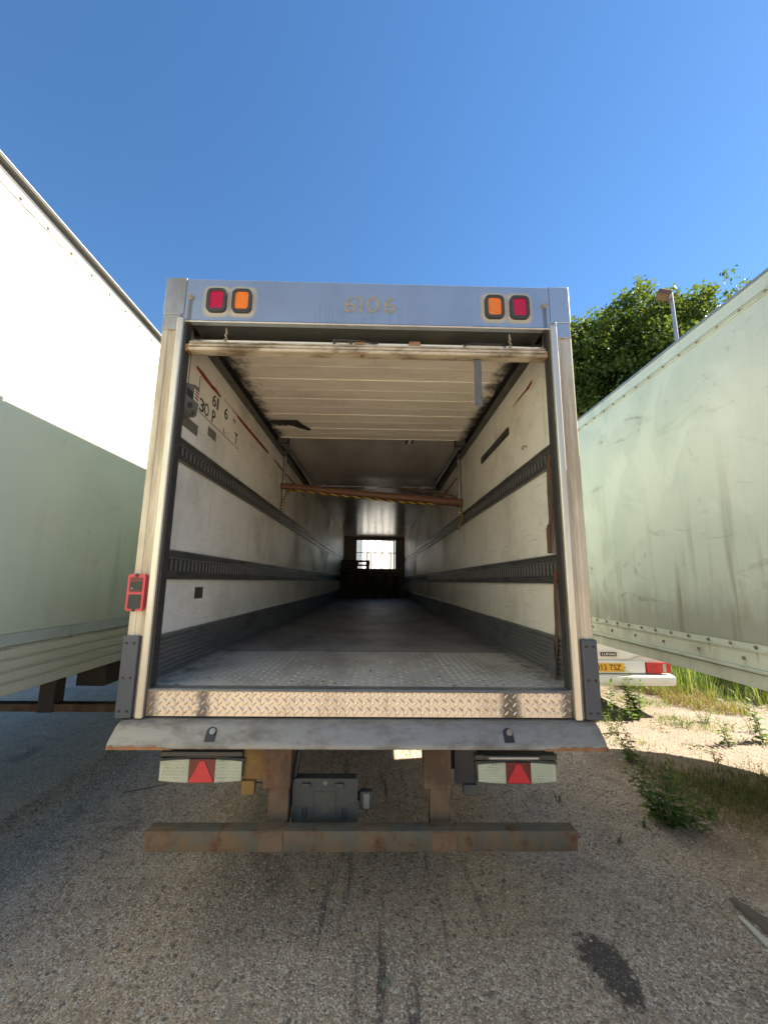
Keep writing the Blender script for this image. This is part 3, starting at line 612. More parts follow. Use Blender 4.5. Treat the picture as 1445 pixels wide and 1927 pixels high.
# worn vinyl: red stripe torn to an uneven strip, letters missing
def stripe(x, pts, name):
    b = B(); n = len(pts); t = bmesh.new(); e = .0012 if x < 0 else -.0012
    up = [t.verts.new((x + e, p[0], p[1])) for p in pts]; lo = [t.verts.new((x + e, p[0], p[2])) for p in pts]
    for i in range(n - 1):
        f = (lo[i], lo[i + 1], up[i + 1], up[i]); t.faces.new(f if x < 0 else f[::-1])
    b._merge(t); return part(name, b, M['redtape'], wl if x < 0 else wr)
stripe(-1.2, [(.33, 3.185, 3.165), (.45, 3.19, 3.15), (.6, 3.178, 3.145), (.68, 3.185, 3.15), (.74, 3.175, 3.15), (.79, 3.17, 3.163)], 'red_stripe')
stripe(-1.2, [(.84, 3.18, 3.172), (1.0, 3.178, 3.172), (1.13, 3.182, 3.168), (1.25, 3.185, 3.15), (1.7, 3.185, 3.15), (2.2, 3.187, 3.152), (2.24, 3.187, 3.16)], 'red_stripe')
stripe(-1.2, [(2.52, 3.19, 3.172), (2.7, 3.185, 3.155), (3.6, 3.185, 3.155), (4.7, 3.185, 3.155)], 'red_stripe')
stripe(1.2, [(.46, 3.20, 3.172), (.52, 3.19, 3.155), (.6, 3.182, 3.164), (.72, 3.185, 3.168), (.86, 3.18, 3.170), (.9, 3.176, 3.171)], 'red_stripe')
stripe(1.2, [(3.05, 3.19, 3.16), (3.6, 3.185, 3.15), (4.6, 3.185, 3.15)], 'red_stripe')
for ch, y, z, h, wd in (('3', .425, 2.897, .098, .075), ('O', .505, 2.90, .098, .078), ('P', .645, 2.90, .098, .062), ('6', .63, 3.03, .098, .07), ('1', .718, 3.03, .098, .026),
                        ('6', .875, 3.03, .098, .075), ('T', 1.14, 2.905, .10, .075), ('L', .885, 2.905, .036, .045)):
    link('lettering', text_mesh(ch, (-1.1985, y, z), (0, 1, 0), (0, 0, 1), h, wd, .0008, .006), M['letter'], wl)
link('lettering', text_mesh('44', (-1.1985, 1.07, 3.075), (0, 1, 0), (0, 0, 1), .045, .07, .0008), M['grey'], wl)
wallbox(.43, 1.255, 2.884, 2.889, .0015, M['letter'], 'underline', bev=0)
# right wall: a short length of track and a small hook
ts = part('track_piece', B().box(1.183, 1.1992, 1.0, 1.885, 2.976, 3.04, .002), M['black'], wr)
rb = B(); y = 1.02
while y < 1.86: rb.box(1.180, 1.1829, y, y + .012, 2.985, 3.03); y += .034
part('track_ribs', rb, M['dkalu'], ts)['kind'] = 'stuff'
part('wall_hook', B().tube([(1.198, .62, 2.735), (1.17, .62, 2.738), (1.162, .62, 2.725), (1.168, .62, 2.712)], .006, 6), M['bolt'], wr)
# front bulkhead with an opening and a barrier
M['bulk'] = plain('bulkhead_ply', (.15, .115, .085), .6)
bh = part('front_bulkhead', B().box(-1.199, -.70, LEN - .06, LEN - .005, 1.14, 3.459), M['bulk'])
part('bulkhead_panel', B().box(.84, 1.199, LEN - .06, LEN - .005, 1.14, 3.459), M['bulk'], bh)
part('bulkhead_panel', B().box(-.699, .839, LEN - .06, LEN - .005, 3.32, 3.459), M['bulk'], bh)
part('bulkhead_panel', B().box(-.699, .839, LEN - .06, LEN - .005, 1.14, 2.20), M['bulk'], bh)
part('barrier_rail', B().box(-.70, .84, LEN - .13, LEN - .10, 2.80, 2.83), M['black'], bh)
for x in (-.30, -.12, .25, .66): part('barrier_bar', B().box(x - .016, x + .016, LEN - .128, LEN - .102, 2.20, 2.799), M['black'], bh)

# left corner marker lamp (red frame with two windows)
lp = [o for o in T.children if o.name.startswith('corner_post')][0]
mb = B(); mb.rrect(-1.239, 1.641, .047, .099, .014, -.028, -.0005)
ml = part('side_marker', mb, M['redbezel'], lp, True, label='red two-window marker lamp on the left post')
for zc, hh in ((1.681, .040), (1.592, .038)):
    part('marker_window', B().rrect(-1.239, zc, .034, hh, .006, -.0300, -.0282), M['dkred' if zc > 1.63 else 'black'], ml)
part('marker_inset', B().box(-1.268, -1.210, -.0315, -.0302, 1.652, 1.697, .0005), M['black'], ml)
part('marker_bulb', B().ball((-1.258, -.0315, 1.662), .005, 1), M['lens'], ml)
for zc in (1.733, 1.549): part('screw_notch', B().cyl((-1.239, -.0295, zc), (-1.239, -.0282, zc), .011, 12), M['black'], ml)

# rear bumper, lights, underrun guard
def taper_ends(b):
    for v in b.bm.verts:
        if v.co.z > .93: v.co.x *= 1 - .30 * (v.co.z - .93) ** 1.2
    return b
bp = part('rear_bumper', taper_ends(B().prism([(.05, .992), (.0, .995), (-.030, .988), (-.052, .970), (-.094, .912), (-.103, .898), (-.103, .886), (-.096, .880), (.05, .878)], 'x', -1.256, 1.252, .003)), M['bumper'], None, True)
for s in (-1, 1):
    part('rusty_lip', B().prism([(s * .93, .8795)] + [(s * (.93 + .0108 * k), .884 + .012 * min(1, k / 9) + random.uniform(-.004, .005)) for k in range(1, 31)] + [(s * 1.254, .8795)], 'y', -.1052, -.098), M['rustlip'], bp, label='bare rusty lower edge of the bumper end')
    x = -.755 if s < 0 else .757
    # slot cut-out seen as a dark recess with a bolt
    n_ = Vector((0, -.81, .587)).normalized(); d_ = Vector((0, -.587, -.81)).normalized()
    c0 = Vector((x, -.073, .941)) + n_ * .0012
    t = bmesh.new(); ring = []
    for k in range(9):
        a = math.pi * k / 8; ring.append(c0 + ux * (.026 * math.cos(a)) - d_ * (.012 + .024 * math.sin(a)))
    ring += [c0 - ux * .026 + d_ * .034, c0 + ux * .026 + d_ * .034]
    A_ = [t.verts.new(p) for p in ring]; D_ = [t.verts.new(p + n_ * .0015) for p in ring]
    t.faces.new(D_); t.faces.new(A_[::-1])
    for i in range(len(ring)): t.faces.new((A_[i], A_[(i + 1) % len(ring)], D_[(i + 1) % len(ring)], D_[i]))
    bmesh.ops.recalc_face_normals(t, faces=t.faces[:]); b = B(); b._merge(t)
    sl_ = part('bolt_slot', b, M['black'], bp)
    bc = c0 + ux * .006 - d_ * .012
    part('bolt_head', B().cyl(bc, bc + n_ * .010, .015, 12).cyl(bc + n_ * .010, bc + n_ * .014, .009, 6), M['alu' if s < 0 else 'bolt'], bp)
part('dark_gap', B().box(-1.13, 1.12, .012, .05, .993, 1.003), M['dark'], bp)

for s in (-1, 1):
    x0, x1 = (-1.03, -.612) if s < 0 else (.615, 1.024)
    zt, zb = (.797, .686) if s < 0 else (.785, .684)
    n = 14; up = []; dn = []
    for k in range(n + 1):
        f = k / n; e = 4 * f * (1 - f)
        up.append((x0 + (x1 - x0) * f, zt - .010 + .010 * e)); dn.append((x0 + (x1 - x0) * f, zb + .010 - .010 * e))
    tl = part('tail_lamp', B().prism([(p[0] + (-.012 if i == 0 else .012 if i == n else 0), p[1] + .008) for i, p in enumerate(up)] + [(p[0] + (-.012 if i == n else .012 if i == 0 and False else 0), p[1] - .008) for i, p in enumerate(dn)][::-1], 'y', .012, .075), M['dkplastic'], None)
    ca, cb = (x0 + (x1 - x0) * .355, x0 + (x1 - x0) * .675)
    def seg(a, c):
        i = lambda L, x: np.interp(x, [p[0] for p in L], [p[1] for p in L])
        xs = [a + (c - a) * k / 6 for k in range(7)]
        return [(x, float(i(up, x))) for x in xs] + [(x, float(i(dn, x))) for x in xs[::-1]]
    for a, c, mt in ((x0, ca - .001, 'lens'), (ca, cb, 'dkred'), (cb + .001, x1, 'lens')):
        ls = part('lamp_lens', B().prism(seg(a, c), 'y', -.001, .0115), M[mt], tl)
        if mt == 'lens':
            db = B(); nx = 8; 
            for i in range(nx):
                for j in range(6):
                    px = a + (c - a) * (i + .5 + .5 * (j % 2)) / (nx + .5); pz = zb + .016 + (zt - zb - .032) * j / 5
                    db.ball((px, -.0015, pz), .0075, 1, (1, .35, .8))
            part('lens_optics', db, M['lensdome'], ls, True)['kind'] = 'stuff'
    tx0, tx1 = ca + .004, cb - .004; xm = (ca + cb) / 2
    part('reflector_triangle', B().prism([(tx0, zb + .004), (tx1, zb + .004), (xm + .012, zt - .008), (xm - .012, zt - .008)], 'y', -.0045, -.0012), M['tri'], tl)
    ex = x0 + .012 if s < 0 else x1 - .012
    part('end_reflector', B().box(ex - .006, ex + .006, -.0035, -.0012, zb + .022, zt - .022), M['lensdome'], tl)
    # mounting bracket and the leg beside it
    bx0, bx1 = (-.611, -.482) if s < 0 else (.498, .613)
    br = part('lamp_bracket', B().box(bx0, bx1, .03, .045, .69 if s < 0 else .672, .875), M['yellow' if s < 0 else 'black'], None)
    hx = (-.612, -.545) if s < 0 else (.540, .612)
    part('bracket_foot', B().box(hx[0], hx[1], .012, .05, .622, .672 if s > 0 else .689, .003), M['yellow' if s < 0 else 'dkplastic'], br)
    part('top_cover', B().box(x0 - .005 if s < 0 else .60, x1 if s < 0 else 1.035, .0, .08, zt + .012, zt + .035, .003), M['dkplastic'], tl)
    if s > 0: part('plate_lamp', B().box(.65, .95, -.012, .0115, .800, .822, .004), M['dkplastic'], tl); part('wire_clip', B().box(.67, .93, -.0145, -.0122, .806, .815), M['alu'], tl)
    lx = (-.462, -.358) if s < 0 else (.360, .462)
    lg = part('guard_leg', B().box(lx[0], lx[1], -.03, .06, .50, .70, .004), M['leg'])
    part('leg_socket', B().box(lx[0] - .032, lx[1] + .006, -.034, .08, .672, .90, .005), M['leg'], lg)
ug = part('underrun_bar', B().box(-.997, 1.045, -.15, -.075, .457, .545, .004), M['under'], None, True)
part('end_face', B().box(-.9995, -.9972, -.148, -.077, .459, .543), M['rustlip'], ug); part('end_face', B().box(1.0452, 1.0475, -.148, -.077, .459, .543), M['rustlip'], ug)
for x in (-.41, .41): part('weld_plate', B().box(x - .06, x + .055, -.1535, -.1502, .46, .541), M['leg'], ug); part('leg_foot', B().box(x - .05, x + .05, -.078, .05, .48, .53, .004), M['leg'], ug)
# chock/document box behind the bar
cb_ = part('storage_box', B().rrect(-.178, .592, .164, .114, .018, .0, .06), M['dkplastic'], None, True)
part('box_rim', B().rrect(-.178, .592, .166, .116, .019, -.004, .0005, (.157, .107, .014)), M['dkplastic'], cb_, True)
for x in (-.275, -.105): part('box_clip', B().box(x - .022, x + .022, -.016, -.0005, .668, .688, .003).cyl((x - .02, -.01, .664), (x - .02, -.0005, .664), .011, 10), M['dkplastic'], cb_)
part('box_latch', B().cyl((-.178, -.006, .688), (-.178, .0, .688), .011, 12), M['grey'], cb_)
for x in (-.288, -.272, -.086, -.07): part('box_slot', B().box(x - .0035, x + .0035, -.0035, -.0005, .522, .572), M['dark'], cb_)
for x in (-.26, -.10): part('box_hinge', B().box(x - .035, x + .035, -.004, -.0005, .497, .508, .001), M['black'], cb_)
part('box_panel', B().box(-.235, -.12, -.002, -.0003, .52, .645, .002), M['dkplastic'], cb_)
part('junction_box', B().box(.0, .064, .02, .06, .551, .636, .004), M['dkplastic']); 
part('junction_lid', B().box(.018, .05, .014, .0199, .558, .628, .002), M['grey'], [o for o in T.children if o.name.startswith('junction_box')][0])
part('box_mount', B().box(-.35, .055, .0605, .075, .575, .612), M['chassis'])
part('cable', B().tube([(-.30, .05, .90), (-.325, .03, .82), (-.338, .02, .74), (-.345, .03, .64), (-.345, .05, .56)], .016, 8), M['black'], None, True)
part('cable', B().tube([(-.60, .06, .70), (-.56, .05, .665), (-.52, .04, .672), (-.48, .04, .64), (-.465, .05, .655)], .004, 6), M['black'], None, True)
# chassis and running gear
for x in (-.5, .5): part('chassis_rail', B().box(x - .05, x + .05, .082, LEN - .3, .72, 1.02), M['chassis'])
for k in range(12): part('cross_member', B().box(-1.2, 1.2, .5 + k * 1.1, .56 + k * 1.1, .93, 1.028), M['chassis'])
def wheel(parent, x, y, r, wd, hub=True):
    s = 1 if x > wloc(parent).x else -1
    t = bmesh.new(); prof = [(-.5, .60), (-.5, .86), (-.42, .97), (-.2, 1.0), (.2, 1.0), (.42, .97), (.5, .86), (.5, .60)]
    n = 28; rings = [[t.verts.new((x + p[0] * wd, y + p[1] * r * math.cos(a), r + p[1] * r * math.sin(a))) for p in prof] for a in [2 * math.pi * k / n for k in range(n)]]
    for i in range(n):
        for j in range(len(prof)): t.faces.new((rings[i][j], rings[(i + 1) % n][j], rings[(i + 1) % n][(j + 1) % len(prof)], rings[i][(j + 1) % len(prof)]))
    bmesh.ops.recalc_face_normals(t, faces=t.faces[:]); b = B(); b._merge(t); wo = b.build('wheel', M['tyre'], parent, True)
    B().cyl((x - wd * .38, y, r), (x + wd * .38, y, r), r * .6, 20).cyl((x - wd * .46, y, r), (x + wd * .46, y, r), r * .2, 12).build('rim', M['alu'], wo); return wo
for y in (3.4, 4.7, 6.0):
    part('axle', B().cyl((-1.0, y, .5), (1.0, y, .5), .07, 12), M['chassis'])
    for x in (-1.02, 1.02): wheel(T, x, y, .5, .38)
for x in (-.75, .75): part('landing_leg', B().box(x - .06, x + .06, 10.5, 10.62, .03, 1.03).box(x - .15, x + .15, 10.42, 10.7, 0, .03), M['chassis'])

# ------------------------------------------------------------------ loose things in the open trailer
def ptag(o, l, c, g=None): return tag(o, l, c, g)
pb = B(); pb.tube([(-1.198, 2.93, 2.94), (-.9, 2.93, 2.915), (-.2, 2.93, 2.855), (.6, 2.93, 2.795), (1.198, 2.93, 2.75)], [.044, .046, .048, .051, .053], 12)
pole = pb.build('wooden_pole', M['wood'], None, True, 'dark reddish round wooden pole wedged crosswise between the trailer walls', 'pole')
for f in (.14, .86):
    x = -1.2 + 2.4 * f; B().cyl((x, 2.93, 2.937 - .19 * f), (x + .025, 2.93, 2.935 - .19 * f), .054, 12).build('pole_band', M['wood'], pole, True)
def rope_stripe():
    N = NT('hazard_rope'); P = N.pos(); x, y, z = N.sep(P)
    s_ = N.math('FRACT', N.math('ADD', N.math('MULTIPLY', x, 9.0), N.math('MULTIPLY', z, 24.0)))
    col = N.mix(N.ramp(s_, .42, .5), (.55, .34, .02), (.03, .025, .02)); return N.put(Base_Color=col, Roughness=.7)
M['rope'] = rope_stripe()
rp = [(-1.17, 2.93, 2.60), (-1.165, 2.91, 2.70), (-1.12, 2.90, 2.86), (-1.0, 2.875, 2.868), (-.6, 2.88, 2.83), (-.1, 2.88, 2.785), (.4, 2.88, 2.735), (.85, 2.90, 2.715)]
B().tube(rp, .013, 8).build('hazard_rope', M['rope'], None, True, 'yellow and black rope slung under the wooden pole', 'rope')
B().tube([(1.15, 2.90, 2.70), (1.18, 2.89, 2.60), (1.165, 2.88, 2.50), (1.14, 2.87, 2.44), (1.12, 2.86, 2.38)], .013, 8).build('rope_tail', M['rope'], None, True, 'short yellow rope end hanging from the right end of the pole', 'rope')
B().tube([(.35, 3.3, 3.03), (.6, 3.25, 2.985), (.9, 3.15, 2.93), (1.08, 3.02, 2.87), (1.12, 2.96, 2.82)], .014, 8).build('rope_coil', M['strap'], None, True, 'brown rope lying over the back of the wooden pole', 'rope')
def strap(pts, wd, name, lab):
    b = B(); n = len(pts); t = bmesh.new(); th = .004
    R = [[t.verts.new((p[0] + dx, p[1] + dy, p[2])) for dx, dy in ((0, -wd / 2), (0, wd / 2), (-th, wd / 2), (-th, -wd / 2))] for p in pts]
    for a, c in zip(R, R[1:]):
        for k in range(4): t.faces.new((a[k], a[(k + 1) % 4], c[(k + 1) % 4], c[k]))
    t.faces.new(R[0]); t.faces.new(R[-1][::-1]); bmesh.ops.recalc_face_normals(t, faces=t.faces[:]); b._merge(t)
    o = b.build(name, M['strap'], None, False, lab, 'strap'); return o
o = strap([(1.184, .215, 2.53), (1.178, .22, 2.44), (1.176, .225, 2.30), (1.178, .23, 2.12), (1.17, .235, 2.0), (1.168, .24, 1.905), (1.172, .24, 1.90)], .05, 'load_strap', 'rusty brown strap hanging from the upper track on the right wall')
B().prism([(.212, 1.905), (.264, 1.902), (.266, 2.06), (.24, 2.085), (.216, 2.06)], 'x', 1.158, 1.164).build('strap_loop', M['strap'], o)
o = strap([(1.184, .215, 1.79), (1.178, .22, 1.70), (1.176, .228, 1.60), (1.178, .236, 1.45), (1.172, .25, 1.32), (1.166, .26, 1.24), (1.17, .262, 1.16)], .042, 'load_strap', 'brown strap hanging from the lower track down to the deck')
B().prism([(.24, 1.15), (.30, 1.148), (.315, 1.24), (.295, 1.34), (.255, 1.36), (.235, 1.26)], 'x', 1.150, 1.158).build('strap_flap', M['webbing'], o)
# pallets at the dark front end
def pallet(loc, ang, lab, grp):
    b = B()
    for k in range(5): b.box(-.5, .5, -.6 + k * .275, -.6 + k * .275 + .10, .122, .144)
    for x in (-.5, -.06, .38):
        for y in (-.6, -.05, .5): b.box(x, x + .12, y, y + .10, .022, .1219)
        b.box(x, x + .12, -.6, .6, 0, .0219)
    me = b.mesh('pallet'); me.materials.append(M['pallet']); o = bpy.data.objects.new('pallet', me); COL.objects.link(o)
    o.location = loc; o.rotation_euler = (0, 0, ang); return tag(o, lab, 'pallet', grp)
z = 1.139
for k in range(9): pallet((-.66 + random.uniform(-.02, .02), 12.7 + random.uniform(-.03, .03), z), random.uniform(-.03, .03), 'topmost dark pallet of the taller stack at the far left of the trailer' if k == 8 else 'dark pallet below the topmost in the taller stack at the far left', 'taller pallet stack'); z += .145
z = 1.139
for k in range(6): pallet((.44 + random.uniform(-.02, .02), 12.75 + random.uniform(-.02, .02), z), random.uniform(-.03, .03), 'topmost dark pallet of the lower stack below the far opening' if k == 5 else 'dark pallet below the topmost in the lower stack under the far opening', 'lower pallet stack'); z += .145
# dry scraps on the deck
db = B()
for k in range(150):
    x = random.uniform(-1.1, 1.1); y = random.uniform(.06, 3.2) if random.random() < .8 else random.uniform(.02, .3); a = random.uniform(0, 6.28); l = random.uniform(.006, .028); w_ = random.uniform(.002, .008)
    c, s_ = math.cos(a), math.sin(a); zz = 1.1395 + (.0035 if y < 1.25 else .001)
    db.bm.faces.new([db.bm.verts.new((x + c * u_ - s_ * v_, y + s_ * u_ + c * v_, zz + abs(u_) * random.uniform(0, .4))) for u_, v_ in ((-l, 0), (0, -w_), (l, 0), (0, w_))])
o = db.build('dry_scraps', plain('dry_leaf', (.20, .12, .055), .8), None, False, 'dry leaf and straw scraps strewn over the trailer deck', 'scraps', kind='stuff')
B().prism([(-1.19, 1.22), (-1.13, 1.215), (-1.128, 1.243), (-1.185, 1.246)], 'z', 1.1395, 1.144).build('cardboard_scrap', plain('cardboard', (.34, .24, .12), .8), None, False, 'small tan cardboard scrap on the deck by the left kick plate', 'cardboard')

# ------------------------------------------------------------------ left trailer
XL = -2.1
TL = thing('parked_box_trailer', (XL - 1.25, 2.0, 0), 'tall cream box trailer with ribbed skirt parked close on the left', 'trailer')
def lp_(name, b, m, parent=None, smooth=False): return b.build(name, m, parent or TL, smooth)
Y0, Y1 = -5.0, 7.5
body = lp_('body', B().box(XL - 2.5, XL, Y0, Y1, 1.385, 3.862), M['panelL'])
lp_('roof', B().box(XL - 2.5, XL, Y0, Y1, 3.8635, 4.045), M['railcream'])
lp_('seam_line', B().box(XL - .01, XL - .002, Y0, Y1, 3.8622, 3.8634), M['dark'])
lp_('top_strip', B().box(XL + .0005, XL + .004, Y0, Y1, 3.870, 3.926, .001), M['white'])
tr_ = lp_('top_rail', B().box(XL + .0005, XL + .010, Y0, Y1, 3.930, 3.995, .002), M['railcream'])
lp_('gutter', B().prism([(XL + .0005, 3.997), (XL + .003, 3.997), (XL + .003, 4.046), (XL + .03, 4.052), (XL + .03, 4.066), (XL - .02, 4.066), (XL - .02, 4.046), (XL + .0005, 4.046)], 'y', Y0, Y1), M['dkalu'])
lp_('roof_edge', B().box(XL - .02, XL + .034, Y0, Y1, 4.0665, 4.072), M['white'])
lp_('lower_band', B().box(XL - 2.5, XL + .004, Y0, Y1, 1.311, 1.383, .002), M['railgrey'])
bolt_me = B().cyl((0, 0, 0), (.006, 0, 0), .011, 10).cyl((.006, 0, 0), (.011, 0, 0), .0075, 8).mesh('bolt'); bolt_me.materials.append(M['bolt'])
def bolt(parent, at, side=1, sc=1.0):
    o = bpy.data.objects.new('bolt', bolt_me); COL.objects.link(o); o.parent = parent; o.location = Vector(at) - wloc(parent)
    o.rotation_euler = (0, 0, 0 if side > 0 else math.pi); o.scale = (sc, sc, sc)
y = -4.9
while y < 7.4: bolt(tr_, (XL + .010, y, 3.951), 1, .95); y += .205
for k in range(24): bolt(TL, (XL + .004, -4.8 + k * .503, 1.306), 1, .9)
for k in range(4):
    z1 = 1.305 - k * .068; z0 = z1 - .0675
    if k == 3: z0 -= .01
    lp_('skirt_plank', B().prism([(XL - .03, z0), (XL - .008, z0), (XL, z0 + .006), (XL, z1 - .014), (XL - .010, z1 - .010), (XL - .010, z1), (XL - .03, z1)], 'y', Y0, Y1), weather('skirt_%d' % k, (.40, .40, .33), (.22, .21, .16), .5, 2.5, (1, .5, 3), rough=.45, fine=.25, seed=30 + k))
lp_('floor_frame', B().box(XL - 2.47, XL - .035, Y0 + .05, Y1 - .05, 1.12, 1.305), M['chassis'])
for x in (XL - 1.75, XL - .75): lp_('chassis_rail', B().box(x - .05, x + .05, Y0 + .1, Y1 - .3, .85, 1.119), M['chassis'])
lg = lp_('guard_beam', B().box(-4.4, -2.14, 1.56, 1.66, .55, .615, .004), M['leg'])
for x in (-2.82, -4.0): lp_('guard_hanger', B().box(x - .07, x + .07, 1.55, 1.67, .545, 1.118, .005), M['chassis'], TL)
lp_('gear_box', B().box(-2.72, -2.45, 1.75, 2.1, .72, 1.118, .01), M['chassis']); lp_('air_tank', B().cyl((-4.2, 2.6, .8), (-2.5, 2.6, .8), .15, 16), M['chassis'])
for y in (-3.4, -2.1):
    for x in (XL - .22, XL - 2.28): wheel(TL, x, y, .5, .38)
    lp_('axle', B().cyl((XL - 2.2, y, .5), (XL - .3, y, .5), .07, 10), M['chassis'])

# ------------------------------------------------------------------ right trailer
XR = 2.3
TR = thing('rounded_box_trailer', (XR + 1.25, .3, 0), 'pale green box trailer with riveted rails and rounded end on the right', 'trailer')
def rp_(name, b, m, parent=None, smooth=False): return b.build(name, m, parent or TR, smooth)
YB = -1.7
def plan(o=0.0, ins=0.0): return [(x, y + (.11 if y > 1.4 else 0)) for x, y in plan0(o)]
def plan0(o=0.0):
    f = [(XR - o, YB - o), (XR - o, 1.98), (XR + .06 - o * .7, 2.14 + o * .3), (XR + .22, 2.24 + o), (XR + .6, 2.31 + o), (XR + 1.1, 2.34 + o), (XR + 1.5, 2.31 + o), (XR + 1.85, 2.21 + o), (XR + 2.15, 2.05 + o), (XR + 2.38 + o * .7, 1.82 + o * .7), (XR + 2.5 + o, 1.55), (XR + 2.5 + o, YB - o)]
    return f
bR = rp_('body', B().prism(plan(), 'z', 1.376, 3.408), M['panelR'])
rp_('roof', B().prism(plan(-.002), 'z', 3.4095, 3.50), M['railgreen'])
rl = rp_('top_rail', B().prism(plan(.006), 'z', 3.413, 3.497), M['panelR'])
rp_('rail_bead', B().prism(plan(.009), 'z', 3.378, 3.386), M['railgreen'], rl)
rp_('rail_bead', B().prism(plan(.0075), 'z', 3.398, 3.405), M['railgreen'], rl)
rp_('roof_edge', B().prism(plan(.015), 'z', 3.498, 3.512), M['alu'])
lr = rp_('lower_rail', B().prism(plan(.006), 'z', 1.235, 1.3745), M['railrun'])
rp_('rail_bead', B().prism(plan(.020), 'z', 1.330, 1.345, .005), M['railgreen'], lr)
hb = rp_('half_round', B().prism(plan(.034), 'z', 1.212, 1.234, .008), M['railgreen'], None, True)
rp_('shadow_gap', B().prism(plan(.004), 'z', 1.205, 1.2145), M['dark'])
rp_('bottom_rail', B().prism(plan(.012), 'z', 1.125, 1.2045), M['railgreen'])
y = -1.6
while y < 1.95: bolt(rl, (XR - .009, y, 3.391), -1, .8); y += .168
y = -1.6; k = 0
while y < 1.95:
    bolt(lr, (XR - .006, y, 1.358), -1, 1.0)
    if k % 2 == 0: bolt(lr, (XR - .006, y + .09, 1.283), -1, 1.0)
    y += .172; k += 1
rp_('floor_frame', B().box(XR + .05, XR + 2.4, YB + .05, 1.5, 1.127, 1.20), M['chassis'])
for x in (XR + .8, XR + 1.7): rp_('chassis_rail', B().box(x - .05, x + .05, YB + .1, .2, .80, 1.126), M['chassis'])
for y in (-1.1,):
    for x in (XR + .2, XR + 2.3): wheel(TR, x, y, .48, .36)
    rp_('axle', B().cyl((XR + .3, y, .48), (XR + 2.2, y, .48), .06, 10), M['chassis'])

# ------------------------------------------------------------------ caravan
YC = 3.4
TC = thing('touring_caravan', (3.15, YC + 2.3, 0), 'white touring caravan showing its rear below the green trailer', 'caravan')
def cp(name, b, m, parent=None, smooth=False): return b.build(name, m, parent or TC, smooth)
cb2 = cp('body', B().prism([(YC + .02, .52), (YC, .62), (YC + .01, .80), (YC + .03, 1.2), (YC + .10, 2.0), (YC + .22, 2.42), (YC + .45, 2.52), (YC + 4.0, 2.52), (YC + 4.35, 2.3), (YC + 4.6, 1.4), (YC + 4.6, .52)], 'x', 2.22, 4.08, .045), M['white'], None, True)
cp('rear_bumper', B().prism([(YC - .012, .50), (YC - .03, .512), (YC - .075, .505), (YC - .09, .47), (YC - .085, .40), (YC - .07, .375), (YC + .30, .365), (YC + .30, .515), (YC + .03, .518)], 'x', 2.205, 4.10, .012), M['white'], None, True)
cp('lower_panel', B().prism([(YC - .025, .525), (YC - .025, .665), (YC - .012, .685), (YC + .02, .685), (YC + .02, .522)], 'x', 2.27, 3.735, .006), M['white'], None, True)
cr = B(); pts = [(2.4, .69), (3.5, .692), (3.56, .70), (3.62, .728), (3.68, .742), (3.95, .742)]
cr.tube([(x, YC - .004, z) for x, z in pts], .006, 6); cp('crease_bead', cr, M['railcream'], None, True)
npl = cp('number_plate', B().box(2.922, 3.442, YC - .033, YC - .0262, .545, .656, .002), plain('yellow_plate', (.80, .42, .015), .35))
link('lettering', text_mesh('2013 TSZ', (3.012, YC - .0338, .564), (1, 0, 0), (0, 0, 1), .075, .385, .0006, .008), M['letter'], npl)
bd = cp('name_badge', B().box(3.148, 3.362, YC - .012, YC + .008, .742, .792, .003), M['letter'])
link('lettering', text_mesh('LUNAR', (3.16, YC - .0127, .753), (1, 0, 0), (0, 0, 1), .030, .19, .0006, .006), M['white'], bd)
for x0, x1 in ((3.745, 4.072), (2.228, 2.555)):
    tl = cp('tail_lamp', B().rrect((x0 + x1) / 2, .597, (x1 - x0) / 2, .066, .02, YC - .035, YC + .03), plain('tail_red', (.50, .006, .008), .2), None, True)
    cx = x0 + (x1 - x0) * (.74 if x0 > 3 else .26)
    cp('reverse_lens', B().box(cx - .022, cx + .022, YC - .0375, YC - .0352, .545, .648, .001), M['lens'], tl)
cp('rear_window', B().prism([(YC + .016, 1.25), (YC + .075, 1.92), (YC + .10, 1.92), (YC + .05, 1.25)], 'x', 2.5, 3.8), M['glass'])
for y in (YC + .6, YC + 2.4): cp('side_window', B().box(2.212, 2.225, y, y + 1.1, 1.3, 1.9, .003), M['glass']); cp('side_window', B().box(4.075, 4.088, y, y + 1.1, 1.3, 1.9, .003), M['glass'])
cp('chassis', B().box(2.5, 3.8, YC + .4, YC + 4.5, .36, .515), M['chassis'])
cp('tow_hitch', B().box(3.1, 3.2, YC + 4.6, YC + 5.7, .38, .46), M['chassis'])
cp('corner_steady', B().prism([(YC + .35, .37), (YC + .95, .37), (YC + .95, .33), (YC + .35, .33)], 'x', 3.74, 3.82), M['chassis'])
for x in (2.36, 3.94): wheel(TC, x, YC + 2.2, .31, .18)

# ------------------------------------------------------------------ white trailer beyond the far opening
TF = thing('white_box_trailer', (.2, 18.0, 0), 'white box trailer seen through the opening at the far end', 'trailer')
ang = math.radians(48)
def fp(name, b, m, parent=None):
    o = b.build(name, m, parent or TF); return o
TF.rotation_euler = (0, 0, ang)
def loc(b): return b
bo = B().box(.2 - 1.3, .2 + 1.3, 18.0, 26.0, 1.1, 4.0); b1 = fp('body', bo, M['white'])
fp('door_frame', B().box(.2 - 1.3, .2 + 1.3, 17.94, 17.999, 3.85, 4.0).box(.2 - 1.3, .2 - 1.2, 17.94, 17.999, 1.1, 3.849).box(.2 + 1.2, .2 + 1.3, 17.94, 17.999, 1.1, 3.849), M['alu'])
for x in (-.75, -.25, .3, .85): fp('lock_rod', B().cyl((.2 + x, 17.96, 1.2), (.2 + x, 17.96, 3.8), .018, 8), M['alu'])
fp('chassis', B().box(.2 - .6, .2 + .6, 18.2, 25.8, .5, 1.099), M['chassis'])
